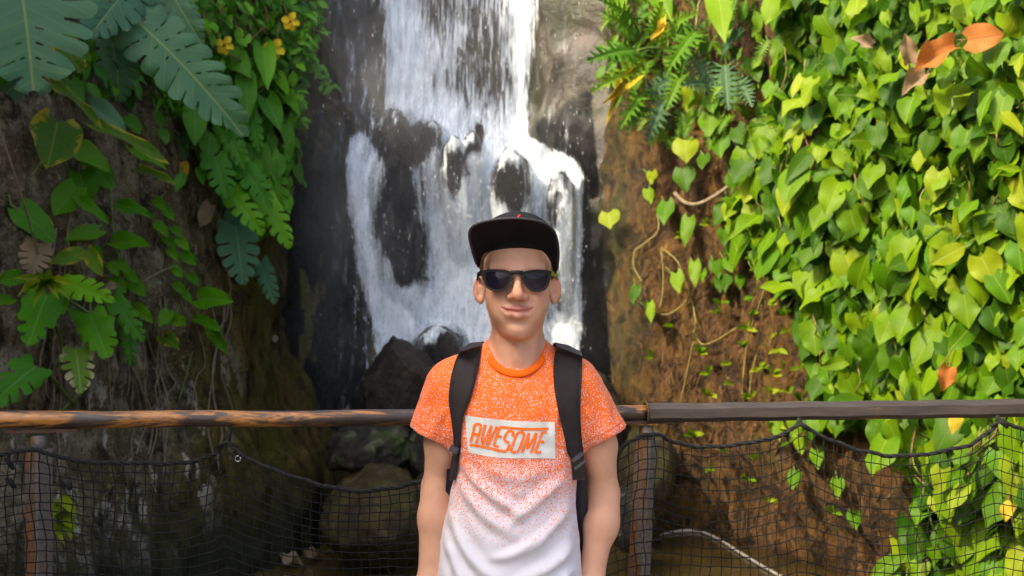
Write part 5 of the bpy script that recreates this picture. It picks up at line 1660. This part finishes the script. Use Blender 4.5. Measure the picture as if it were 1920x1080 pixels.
SLV = {-1: ((-.106, -.025, 1.272), (-.1545, -.028, 1.176), (-.37, 0, -.93)), 1: ((.116, -.025, 1.270), (.1785, -.028, 1.176), (.44, 0, -.90))}
for sd in (-1, 1):
    a, b, ax = SLV[sd]
    ax = np.array(ax); ax = ax / np.linalg.norm(ax)
    far = np.array(b) + ax * .05
    S2 = Grid(xs, ys, zs)
    S2.cap(a, tuple(far), .0545, .0480, .01, sy=1.12)
    b_ = np.array(b)
    S2.op(lambda X, Y, Z: (X - b_[0]) * ax[0] + (Y - b_[1]) * ax[1] + (Z - b_[2]) * ax[2], (-.3, -.2, .7), (.3, .2, 1.4), .004, 'and')
    m0 = b_ - ax * .035; m1 = b_ + ax * .03
    S2.cap(tuple(m0), tuple(m1), .030, .0430, .006, 'sub', sy=1.12)
    k = .030; h = np.maximum(k - np.abs(S.F - S2.F), 0) / k
    hollow = np.minimum(S.F, S2.F) - h * h * k * .25
    S.F = hollow
    # keep the sleeve mouth open where it was hollowed, except inside the trunk
S.cap((HX, -.012, 1.352), (HX, .012, 1.46), .0535, .0600, .006, 'sub')
S.cap((HX, .004, 1.338), (HX, .03, 1.40), .043, .050, .008, 'sub')
V, F = S.mesh(2)
# cloth folds: ridges traced on the front, as (x, z) polylines with height and width
FOLDS = [(((-.098, 1.148), (-.060, 1.100), (-.005, 1.062), (.030, 1.045)), .0065, .011), (((-.100, 1.120), (-.070, 1.070), (-.030, 1.030), (.02, 1.005)), .006, .012), (((.105, 1.115), (.060, 1.080), (.010, 1.040), (-.01, 1.02)), .0055, .013),
         (((.112, 1.060), (.075, 1.020), (.035, .985), (-.02, .965)), .006, .013), (((-.118, 1.06), (-.09, .99), (-.05, .945), (.0, .92)), .007, .013), (((-.125, 1.01), (-.10, .95), (-.07, .91)), .006, .012), (((.118, .99), (.08, .955), (.03, .93), (-.03, .90)), .0065, .014),
         (((.05, 1.01), (.0, .975), (-.05, .965)), .004, .010), (((.118, .945), (.07, .915), (.02, .90)), .006, .013), (((-.045, 1.135), (.0, 1.115), (.06, 1.125)), .003, .012), (((.072, 1.335), (.085, 1.25), (.075, 1.18)), .004, .009), (((-.068, 1.33), (-.075, 1.25), (-.07, 1.19)), .0035, .010), (((.035, 1.25), (.06, 1.20), (.085, 1.17)), .003, .010),
         (((-.150, 1.275), (-.165, 1.235), (-.172, 1.20)), .003, .010), (((.150, 1.285), (.175, 1.24), (.185, 1.20)), .003, .010), (((.135, 1.24), (.155, 1.21), (.165, 1.18)), .0035, .009), (((-.125, 1.24), (-.140, 1.205), (-.148, 1.175)), .0035, .009)]
nrmF = np.zeros_like(V)
fn_ = np.cross(V[F[:, 1]] - V[F[:, 0]], V[F[:, 2]] - V[F[:, 0]])
for i in range(4): np.add.at(nrmF, F[:, i], fn_)
nrmF /= np.maximum(np.linalg.norm(nrmF, axis=1, keepdims=True), 1e-9)
if (nrmF[:, 1] * (V[:, 1] + .01)).sum() < 0: nrmF = -nrmF
dsp = np.zeros(len(V))
for path, hgt, wid in FOLDS:
    pp = [np.array(p) for p in path]
    pp = [np.array((q.x, q.y)) for q in smooth_path([(p[0], p[1], 0) for p in pp], 5)]
    d = np.full(len(V), 9.0); tt = np.zeros(len(V)); side = np.zeros(len(V))
    for i, (a, b) in enumerate(zip(pp[:-1], pp[1:])):
        ab = b - a; q = V[:, [0, 2]] - a
        t = np.clip((q @ ab) / (ab @ ab), 0, 1)
        dd = np.linalg.norm(q - t[:, None] * ab, axis=1)
        nw = dd < d
        d = np.where(nw, dd, d); tt = np.where(nw, (i + t) / (len(pp) - 1), tt)
        side = np.where(nw, np.sign(q[:, 0] * ab[1] - q[:, 1] * ab[0]), side)
    taper = np.clip(np.minimum(tt / .25, (1 - tt) / .35), 0, 1)
    asym = np.where(side > 0, wid, wid * .55)
    dsp += 1.1 * hgt * taper * (np.exp(-(d / asym) ** 2) - .45 * np.exp(-((d - wid * 1.5) / (wid * .8)) ** 2))
front = smst(.0, .35, nrmF[:, 1])
dsp = dsp * front + .0030 * fbm(V[:, 0] * 24, V[:, 1] * 24, V[:, 2] * 17, 3, 5) * smst(1.36, 1.30, V[:, 2])
V = V + nrmF * dsp[:, None]
shirt = obj('t_shirt', W(V), F[:, ::-1], M_SHIRT); keep_world(shirt, person)
shirt['label'] = 'orange speckled t-shirt fading to white at the waist'
SB = BVHTree.FromPolygons([Vector(v) for v in W(V)], [tuple(int(i) for i in f) for f in F])
def on_shirt(u, v, off, fall=None):
    d = ray(u, v)
    h, n, i, ds = SB.ray_cast(CAMP + d * 1.5, d, 1.0)
    if h is None: return at(u, v, fall if fall else BY - .03)
    return h - d * off
# hems: a stitched line round each sleeve
M_THREAD = simple_mat('orange_thread', (0.62, 0.12, 0.02), 0.8, 0.2, 200)
for sd in (-1, 1):
    a, b, ax = SLV[sd]
    ax = Vector((ax[0], -ax[1], ax[2])).normalized(); c0 = Vector((b[0], BY - b[1], b[2])) - ax * .015
    e1_ = ax.cross(Vector((0, 1, 0))).normalized(); e2_ = ax.cross(e1_)
    ring = []
    for k in range(49):
        an = 2 * math.pi * k / 48; d_ = e1_ * math.cos(an) + e2_ * math.sin(an)
        h_ = SB.ray_cast(c0 + d_ * .12, -d_, .12)[0]
        ring.append((h_ if h_ is not None else c0 + d_ * .05) + d_ * .0002)
    hm = MB().tube(ring, .0008, 5, False).build('sleeve_hem', M_THREAD); hm.parent = shirt
M_COLLAR = simple_mat('orange_collar_rib', (0.86, 0.135, 0.003), 0.85, 0.12, 300, 0.25, 0.3, 0.001)
CIN = [(925, 636), (923, 648), (929, 672), (947, 689), (968, 694), (989, 689), (1011, 670), (1023, 650), (1026, 637)]
COUT = [(910, 640), (910, 656), (920, 684), (944, 701), (968, 706), (993, 701), (1019, 683), (1032, 660), (1036, 642)]
def collar():
    mb = MB(); n = 64
    V, F = [], []
    for i in range(n):
        th = 2 * math.pi * i / n
        c, s_ = math.cos(th), math.sin(th)
        rx = .0540
        x = HX - .002 + rx * s_
        y = -.016 + (.062 if c > 0 else .052) * c
        z = 1.3525 - (.0475 * c * abs(c) ** .25 if c > 0 else .016 * c)
        ctr = np.array((x, y, z))
        outd = np.array((s_ * 1.0, c * (.75 if c > 0 else .9), -.55 - .35 * max(c, 0))); outd /= np.linalg.norm(outd)
        tang = np.array((rx * c, -.06 * s_, .047 * s_ if c > 0 else .016 * s_)); tang /= np.linalg.norm(tang)
        nn = np.cross(outd, tang); nn /= np.linalg.norm(nn)
        if nn[2] < 0: nn = -nn
        for (a, b) in ((-.001, -.002), (-.001, .0022), (.002, .0034), (.007, .0036), (.0115, .0028), (.0130, .0004), (.012, -.003)):
            V.append(ctr + outd * a + nn * b)
    m = 7
    for i in range(n):
        for k in range(m):
            a = i * m + k; b = i * m + (k + 1) % m; c2 = ((i + 1) % n) * m + (k + 1) % m; d2 = ((i + 1) % n) * m + k
            F.append((a, b, c2, d2))
    return V, F
cv, cf = collar()
co_ = obj('collar', W(cv), cf, M_COLLAR); co_.parent = shirt

# ---- chest print
M_PANEL = simple_mat('pale_print', (0.62, 0.64, 0.60), 0.8, 0.06, 60, 0.25)
def quadpx(s, t):
    c = [np.array(q, float) for q in ((872.0, 779.0), (1040.0, 791.0), (1041.5, 860.0), (877.5, 848.0))]
    top = c[0] * (1 - s) + c[1] * s; bot = c[3] * (1 - s) + c[2] * s
    top = top + np.array((0, 3.6 * math.sin(math.pi * s))); bot = bot + np.array((0, 5.5 * math.sin(math.pi * s) ** 1.0 + 1.5 * math.sin(2 * math.pi * s)))
    return top * (1 - t) + bot * t
V = []; ns, nt = 60, 26
for i in range(ns + 1):
    for j in range(nt + 1):
        q = quadpx(i / ns, j / nt); V.append(on_shirt(q[0], q[1], .0012))
pn = obj('print_panel', V, grid_faces(ns + 1, nt + 1)[:, ::-1], M_PANEL); pn.parent = shirt
pn['label'] = 'pale chest print reading AWESOME in slanted letters'
# letters as strokes, read off an enlargement of the print: 9.6 units per photo pixel, origin at (860, 770)
LET = {
 'A': [[(215, 575), (262, 380), (285, 275), (310, 245), (365, 245), (400, 268), (392, 330), (355, 470), (310, 585)], [(262, 425), (372, 430)]],
 'W': [[(478, 255), (425, 470), (415, 600)], [(415, 600), (440, 590), (500, 470), (590, 270)], [(590, 270), (540, 450), (510, 620)], [(510, 620), (540, 590), (610, 440), (690, 290)]],
 'E': [[(1615, 325), (1300, 335), (1000, 320), (760, 300), (735, 320), (690, 440), (635, 620), (720, 645)], [(690, 460), (775, 470)]],
 'S': [[(965, 465), (985, 400), (960, 375), (900, 375), (865, 410), (825, 490), (840, 540), (900, 585), (910, 630), (880, 700), (840, 730), (700, 710), (450, 650), (195, 615)]],
 'O': [[(1070, 395), (1150, 390), (1175, 430), (1150, 530), (1095, 680), (1060, 735), (975, 745), (945, 715), (965, 640), (1030, 460), (1070, 395)]],
 'M': [[(1145, 760), (1180, 640), (1265, 400)], [(1265, 400), (1245, 560), (1235, 690)], [(1235, 690), (1290, 600), (1400, 400)], [(1400, 400), (1360, 600), (1300, 765)]],
 'e': [[(1595, 385), (1510, 400), (1480, 450), (1430, 620), (1385, 745), (1490, 740)], [(1450, 560), (1540, 565)]]}
def stroke(path, w=24):
    pts = [Vector((p[0], p[1], 0)) for p in path]
    pts = smooth_path(pts, 4) if len(pts) > 3 else [a + (b - a) * (k / 6) for a, b in zip(pts[:-1], pts[1:]) for k in range(6)] + [pts[-1]]
    V, F = [], []
    for i, p in enumerate(pts):
        t = (pts[min(i + 1, len(pts) - 1)] - pts[max(i - 1, 0)]).normalized(); s_ = Vector((-t.y, t.x, 0))
        for k in (-1, 0, 1):
            q = p + s_ * w * k
            V.append(on_shirt(860 + q.x / 9.6, 770 + q.y / 9.6, .0024))
    for i in range(len(pts) - 1):
        for k in range(2):
            a = i * 3 + k; F.append((a, a + 1, a + 4, a + 3))
    return V, F
for ch, strokes in LET.items():
    mb = MB()
    for st in strokes: mb.add(*stroke(st))
    lo = mb.build('letter', M_LETTER); lo.parent = shirt

# ---- trousers and shoes (below the frame)
M_TROU = simple_mat('navy_trousers', (0.03, 0.04, 0.075), 0.85, 0.2, 90, 0.2)
T = Grid(axis((-.20, .20, .009)), axis((-.14, .14, .009)), axis((.03, .90, .010)))
T.ell((0, -.003, .82), (.140, .100, .085), .03)
for sd in (-1, 1):
    T.cap((.076 * sd, -.004, .79), (.086 * sd, 0, .45), .086, .066, .03); T.cap((.086 * sd, 0, .45), (.09 * sd, -.01, .09), .066, .060, .02)
V, F = T.mesh(1)
keep_world(obj('trousers', W(V), F[:, ::-1], M_TROU), person)
M_SHOE = simple_mat('black_shoe', (0.03, 0.03, 0.03), 0.5, 0.2, 60)
for sd in (-1, 1):
    T = Grid(axis((-.17, .17, .007)), axis((-.12, .22, .007)), axis((-.01, .13, .006)))
    T.cap((.09 * sd, -.055, .036), (.10 * sd, .12, .028), .040, .034, .02); T.cap((.09 * sd, -.02, .05), (.09 * sd, -.015, .10), .042, .040, .02)
    T.op(lambda X, Y, Z: .003 - Z, (-.2, -.2, -.05), (.2, .3, .2), .004, 'and')
    V, F = T.mesh(1)
    keep_world(obj('shoe', W(V), F[:, ::-1], M_SHOE), person)

# ---- hair: close-cropped sides and nape under the cap
def mat_hair():
    N = NT('short_brown_hair'); co = N.coord()
    a = N.noise(N.mapping(co, (300, 300, 40)), 1.2, 4, 0.6)
    c = N.ramp(a, [(0.3, (0.035, 0.018, 0.009)), (0.7, (0.13, 0.07, 0.035))])
    return N.done(N.principled(c, 0.55, N.bump(a, 0.7, 0.002), 0.4))
T = Grid(axis((-.09, .11, .0028)), axis((-.13, .10, .0028)), axis((1.40, 1.61, .0028)))
T.ell(H(0, -.016, .030), (.0722, .0950, .085), .01)
T.ell(H(0, .040, .042), (.0630, .0500, .050), .02)
def face_cut(X, Y, Z):
    zz = Z - HZ; xx = np.abs(X - HX)
    return -(np.maximum(Y - (.048 - .0 * zz), 0) * 0 + (Y - np.interp(zz, [-.06, .0, .02, .045, .06, .085], [-.045, .008, .038, .064, .078, .085]) + .0 * xx))
T.op(lambda X, Y, Z: -face_cut(X, Y, Z), (-.1, -.2, 1.3), (.12, .2, 1.7), .006, 'and')
T.op(lambda X, Y, Z: (HZ - .052 + .0 * X) - Z, (-.1, -.2, 1.3), (.12, .2, 1.7), .006, 'and')
V, F = T.mesh(1)
keep_world(obj('hair', W(V), F[:, ::-1], mat_hair()), person)

# ------------------------------------------------------------------ cap
def mat_cap():
    N = NT('black_cap_cloth'); co = N.coord()
    a = N.noise(co, 420, 3); b = N.noise(co, 18, 3)
    c = N.ramp(b, [(0.3, (0.006, 0.0065, 0.007)), (0.7, (0.011, 0.0115, 0.013))])
    return N.done(N.principled(c, 0.85, N.bump(a, 0.3, 0.001), 0.15))
M_CAP = mat_cap()
M_RED = simple_mat('red_embroidery', (0.75, 0.01, 0.045), 0.7, 0.2, 200)
cap = thing('cap', 'black flat-brim cap worn by the boy with brim turned up', 'cap', (HX, BY, 1.54))
T = Grid(axis((-.10, .12, .0026)), axis((-.14, .12, .0026)), axis((1.44, 1.63, .0026)))
T.ell((HX, -.016, 1.520), (.0800, .1010, .0815), .01)
T.ell((HX, .030, 1.545), (.066, .058, .052), .03)                      # stiff front panel
# lower rim: low at the back, high on the forehead
rim = lambda X, Y, Z: (1.498 + .30 * (Y + .03)) - Z
T.op(rim, (-.2, -.3, 1.3), (.2, .3, 1.7), .003, 'and')
T.ell((HX, -.016, 1.512), (.0755, .0965, .080), .004, 'sub')
V, F = T.mesh(1)
crown = obj('crown', W(V), F[:, ::-1], M_CAP); keep_world(crown, cap)
bt = MB()
# brim: from the forehead rim out to a squared front edge, tilted up
BIN = [(896, 503), (899, 487), (910, 470), (927, 461), (950, 457), (975, 456), (998, 460), (1017, 470), (1031, 488), (1037, 508), (1036, 525)]
BOUT = [(893, 496), (884, 466), (880, 440), (889, 424), (918, 415), (956, 411), (992, 413), (1020, 420), (1040, 437), (1047, 470), (1045, 506)]
def px3(u, v, y): 
    return at(u, v, BY - y)
nI = 40; nJ = 10
def samp(L, t):
    k = t * (len(L) - 1); P = smooth_path([(p[0], p[1], 0) for p in L], 8)
    f = t * (len(P) - 1); i = min(int(f), len(P) - 2); return P[i] * (1 - (f - i)) + P[i + 1] * (f - i)
V = []
for side in (0, 1):
    for i in range(nI + 1):
        t = i / nI
        a = samp(BIN, t); b = samp(BOUT, t)
        arch = math.sin(math.pi * t)
        ya = .040 + .045 * arch ** .8; yb = .050 + .112 * arch ** .55
        for j in range(nJ + 1):
            s_ = j / nJ
            q = a * (1 - s_) + b * s_
            y = ya * (1 - s_) + yb * s_
            p = px3(q.x, q.y, y)
            V.append(p + Vector((0, .0012, .0038)) * side)
g = grid_faces(nI + 1, nJ + 1); n0 = (nI + 1) * (nJ + 1)
F = [tuple(f) for f in g] + [tuple(f[::-1] + n0) for f in g]
edge = [i * (nJ + 1) + nJ for i in range(nI + 1)]
F += [(edge[i], edge[i + 1], edge[i + 1] + n0, edge[i] + n0) for i in range(nI)]
ed0 = list(range(nJ + 1)); ed1 = [nI * (nJ + 1) + j for j in range(nJ + 1)]
F += [(ed0[j], ed0[j + 1], ed0[j + 1] + n0, ed0[j] + n0) for j in range(nJ)] + [(ed1[j + 1], ed1[j], ed1[j] + n0, ed1[j + 1] + n0) for j in range(nJ)]
keep_world(obj('brim', V, F, M_CAP), cap)
be = MB().tube([V[i] + Vector((0, .0008, .0016)) for i in edge], .0024, 6)  # paler tube puts a highlight along the brim's front edge into colour
keep_world(be.build('brim_highlight', simple_mat('brim_highlight_grey', (0.028, 0.029, 0.032), 0.7, 0.2, 200, 0.3)), cap)
# top button and the little red stitched mark on the front
bt.tube([(HX, BY + .016, 1.599), (HX, BY + .016, 1.605)], [.008, .006], 10)
keep_world(bt.build('button', M_CAP), cap)
CB = BVHTree.FromPolygons([v.co.copy() for v in crown.data.vertices], [tuple(p.vertices) for p in crown.data.polygons])
def on_cap(u, v):
    h = CB.ray_cast(CAMP, ray(u, v))[0]
    return (h if h is not None else at(u, v, BY - .07)) - ray(u, v) * .0018
mk = MB().tube([on_cap(970.5, 412), on_cap(971, 408), on_cap(973, 405)], [.0012, .0015, .0016], 6)
mk.tube([on_cap(972.5, 405.5), on_cap(975.0, 404.2)], [.0024, .0022], 8)
keep_world(mk.build('red_mark', M_RED), cap)

# ------------------------------------------------------------------ sunglasses
def mat_lens():
    N = NT('dark_lens')
    return N.done(N.principled((0.010, 0.008, 0.014), 0.08, None, 0.22))
M_LENS = mat_lens()
M_FRAME = simple_mat('matt_black_frame', (0.010, 0.010, 0.010), 0.6, 0.1, 80, 0.22, 0.0)
M_YELP = simple_mat('olive_yellow_temple', (0.22, 0.22, 0.02), 0.45, 0.1, 80)
sg = thing('sunglasses', 'black sunglasses with dark lenses on the boy', 'sunglasses', (HX, BY - .1, 1.475))
# outlines (photo px): outer frame and lens opening for the left and the right eye
LO = [(903.5, 507.5), (918, 505), (940, 505.2), (955, 508.5), (962.5, 513.5), (961, 520), (957.5, 530), (950, 541), (941, 545.8), (930, 546.5), (917, 543.5), (910, 536), (906, 524), (904, 514)]
LI = [(911, 513), (920, 509.8), (938, 509.5), (950, 512.5), (956, 517), (955, 523), (951.5, 532), (946, 539), (938, 542), (929, 542.3), (919, 539.5), (914, 533), (911.5, 524), (910.5, 518)]
RO = [(976, 513.5), (984, 508.8), (999, 505.8), (1016, 505.5), (1033.5, 508.5), (1033, 515), (1031.5, 524), (1028.5, 535), (1022, 544), (1012, 547.6), (1000, 547), (990.5, 542), (983, 533), (978, 521)]
RI = [(982.5, 517.5), (988, 513), (1000, 510), (1014, 509.6), (1025.5, 513), (1026.5, 518), (1025.5, 525), (1023, 533.5), (1017.5, 540.5), (1009.5, 543.4), (1001, 543), (993.5, 539), (987, 531), (983.5, 523)]
def gy(u): return .1045 - 2.6 * ((u - 969) / 1000) ** 2          # wrap round the face
def ring3(L, dy): return [at(p[0], p[1], BY - gy(p[0]) + dy) for p in L]
def dense(L):
    P = smooth_path([(p[0], p[1], 0) for p in L + [L[0]]], 3)[:-1]; return [(p.x, p.y) for p in P]
for O, I in ((LO, LI), (RO, RI)):
    O = dense(O); I = dense(I); n = len(O)
    V = ring3(O, -.0016) + ring3(I, -.0010) + ring3(I, .0032) + ring3(O, .0032)
    F = []
    for k in range(n):
        k2 = (k + 1) % n
        for r in range(4):
            r2 = (r + 1) % 4
            F.append((r * n + k, r * n + k2, r2 * n + k2, r2 * n + k))
    fo = obj('rim', V, F, M_FRAME, None, False); keep_world(fo, sg)
    c = np.mean(I, axis=0)
    V = [at(c[0], c[1], BY - gy(c[0]) - .0012)]; F = []
    for s_ in (.5, 1.02):
        V += [at(c[0] + (p[0] - c[0]) * s_, c[1] + (p[1] - c[1]) * s_, BY - gy(c[0] + (p[0] - c[0]) * s_) - .0012 * (1 - s_ ** 2) + .0010) for p in I]
    for k in range(n):
        k2 = (k + 1) % n
        F += [(0, 1 + k, 1 + k2), (1 + k, 1 + n + k, 1 + n + k2, 1 + k2)]
    keep_world(obj('lens', V, F, M_LENS), sg)
mb = MB().tube([at(958, 511.5, BY - gy(958) + .001), at(969, 510.2, BY - gy(969) + .0005), at(980, 511.5, BY - gy(980) + .001)], [.0042, .0036, .0042], 8)
keep_world(mb.build('bridge', M_FRAME), sg)
for (u, v, sd, m) in ((904.5, 511, -1, M_FRAME), (1033, 512, 1, M_YELP)):
    a = at(u, v, BY - gy(u) + .002)
    b = Vector((HX + .0755 * sd, BY + .002, 1.482)); c = Vector((HX + .0745 * sd, BY + .035, 1.462))
    mb = MB()
    rot = Matrix.Identity(3)
    pts = smooth_path([a, a + Vector((.003 * sd, .010, -.001)), b, c], 5)
    V = []
    for p in pts:
        for (dx, dz) in ((-.0013, -.0042), (.0013, -.0042), (.0013, .0042), (-.0013, .0042)): V.append(p + Vector((dx, 0, dz)))
    F = [(i * 4 + k, i * 4 + (k + 1) % 4, (i + 1) * 4 + (k + 1) % 4, (i + 1) * 4 + k) for i in range(len(pts) - 1) for k in range(4)] + [(3, 2, 1, 0), tuple(len(V) - 4 + k for k in range(4))]
    keep_world(obj('temple', V, F, m, None, False), sg)

# ------------------------------------------------------------------ backpack
def mat_strap():
    N = NT('black_padded_strap'); co = N.coord()
    a = N.noise(co, 500, 3); b = N.noise(co, 24, 4)
    c = N.ramp(b, [(0.3, (0.014, 0.010, 0.010)), (0.7, (0.024, 0.018, 0.017))])
    return N.done(N.principled(c, 0.75, N.bump(a, 0.3, 0.001), 0.3, sheen=0.06))
M_STRAP = mat_strap()
M_PACK = simple_mat('dark_navy_nylon', (0.012, 0.014, 0.024), 0.6, 0.3, 120, 0.4)
bp = thing('backpack', 'black backpack on the boy with two padded shoulder straps', 'backpack', (HX, BY + .16, .95))
Z4 = lambda p: (740 + p[0] / 3.857, 620 + p[1] / 3.857)
LS_O = [(470, 152), (440, 215), (412, 310), (394, 420), (390, 510), (402, 600), (415, 690), (424, 780), (424, 850), (408, 950), (396, 1080)]
LS_I = [(632, 104), (620, 190), (603, 290), (580, 390), (552, 480), (520, 550), (498, 620), (482, 700), (475, 790), (472, 880), (440, 1080)]
RS_I = [(1168, 112), (1152, 200), (1147, 300), (1152, 400), (1165, 490), (1186, 590), (1208, 690), (1232, 790), (1248, 880), (1284, 950), (1290, 1080)]
RS_O = [(1357, 183), (1356, 270), (1353, 370), (1347, 470), (1344, 560), (1346, 650), (1350, 740), (1360, 830), (1366, 890), (1374, 970), (1382, 1080)]
def strap(Lo, Li, sd):
    n = 60; m = 8
    rows = []
    for i in range(n + 1):
        t = i / n
        a = samp([Z4(p) for p in Lo], t); b = samp([Z4(p) for p in Li], t)
        row = []
        for j in range(m + 1):
            q = a + (b - a) * (j / m)
            p = on_shirt(q.x, q.y, .0)
            row.append(p)
        rows.append(row)
    # smooth depth so that the padded strap bridges the folds
    D = np.array([[(p - CAMP).length for p in r] for r in rows])
    for _ in range(12):
        D[1:-1] = (D[:-2] + 2 * D[1:-1] + D[2:]) / 4; D[:, 1:-1] = (D[:, :-2] + 2 * D[:, 1:-1] + D[:, 2:]) / 4
    V = []
    for lay, off in ((0, .0105), (1, .0)):
        for i in range(n + 1):
            for j in range(m + 1):
                d = (rows[i][j] - CAMP).normalized()
                e = .0035 * (abs(2 * j / m - 1) ** 4)
                V.append(CAMP + d * (D[i, j] - off + (e if lay == 0 else 0)))
    # carry on over the shoulder to the pack
    ext = []
    g = grid_faces(n + 1, m + 1); n0 = (n + 1) * (m + 1)
    F = [tuple(f) for f in g] + [tuple(f[::-1] + n0) for f in g]
    for i in range(n):
        for j0 in (0, m):
            a = i * (m + 1) + j0; b = (i + 1) * (m + 1) + j0; F.append((a, b, b + n0, a + n0))
    for j in range(m):
        b = n * (m + 1) + j; F.append((b, b + 1, b + 1 + n0, b + n0))
    top = [V[j] for j in range(m + 1)]
    back = []
    for k, (dy, dz) in enumerate(((.022, .006), (.05, .004), (.085, -.012), (.11, -.045), (.12, -.09))):
        for j in range(m + 1): back.append(top[j] + Vector((-.006 * sd * k * .6, dy, dz + .004 * (1 - abs(2 * j / m - 1)))))
    b0 = len(V); V += back
    prev = [j for j in range(m + 1)]
    for k in range(5):
        cur = [b0 + k * (m + 1) + j for j in range(m + 1)]
        F += [(prev[j], cur[j], cur[j + 1], prev[j + 1]) for j in range(m)]
        prev = cur
    o = obj('shoulder_strap', V, F, M_STRAP); keep_world(o, bp)
    # stitching welt along both edges
    for j in (1, m - 1):
        mb = MB().tube([V[i * (m + 1) + j] - ray(960, 700) * .0006 for i in range(0, n - 8)], .0009, 4, False)
        w_ = mb.build('stitched_edge', M_PACK); w_.parent = o
strap(LS_O, LS_I, -1); strap(RS_O, RS_I, 1)
# strap adjuster on the right
c = at(1083, 857, BY - .085)
bk = MB().box(c, (.024, .006, .007), Matrix.Rotation(math.radians(-38), 3, 'Y')); bk.box(c + Vector((.004, -.001, -.014)), (.024, .006, .005), Matrix.Rotation(math.radians(-38), 3, 'Y'))
keep_world(bk.build('buckle', simple_mat('grey_buckle', (0.05, 0.05, 0.06), 0.35, 0.1, 60), None, False), bp)
c = at(851, 843, BY - .06)
bk = MB().box(c, (.016, .006, .012), Matrix.Rotation(math.radians(30), 3, 'Y')); keep_world(bk.build('buckle', bpy.data.materials['grey_buckle'], None, False), bp)
# bag behind the back
T = Grid(axis((-.20, .20, .007)), axis((-.36, -.02, .007)), axis((.80, 1.32, .007)))
T.op(lambda X, Y, Z: np.sqrt(np.maximum(np.abs(X - HX) - .105, 0) ** 2 + np.maximum(np.abs(Y + .185) - .055, 0) ** 2 + np.maximum(np.abs(Z - 1.06) - .16, 0) ** 2) - .035, (-.2, -.4, .75), (.2, 0, 1.35), .01)
T.op(lambda X, Y, Z: np.sqrt(np.maximum(np.abs(X - HX) - .07, 0) ** 2 + np.maximum(np.abs(Y + .28) - .02, 0) ** 2 + np.maximum(np.abs(Z - .97) - .07, 0) ** 2) - .025, (-.2, -.4, .75), (.2, 0, 1.35), .012)
V, F = T.mesh(1)
keep_world(obj('bag', W(V), F[:, ::-1], M_PACK), bp)
# side straps between arm and waist
for (u0, v0, u1, v1, w) in ((1088, 880, 1096, 1070, .022), (850, 880, 840, 1020, .024)):
    a = at(u0, v0, BY - .01); b = at(u1, v1, BY + .05)
    mb = MB()
    for k in range(9):
        t = k / 8; p = a + (b - a) * t
        mb.v += [p + Vector((-w / 2, 0, 0)), p + Vector((w / 2, .004, 0)), p + Vector((w / 2, .007, 0)), p + Vector((-w / 2, .003, 0))]
    mb.f += [(i * 4 + k, i * 4 + (k + 1) % 4, (i + 1) * 4 + (k + 1) % 4, (i + 1) * 4 + k) for i in range(8) for k in range(4)]
    keep_world(mb.build('webbing', M_PACK), bp)
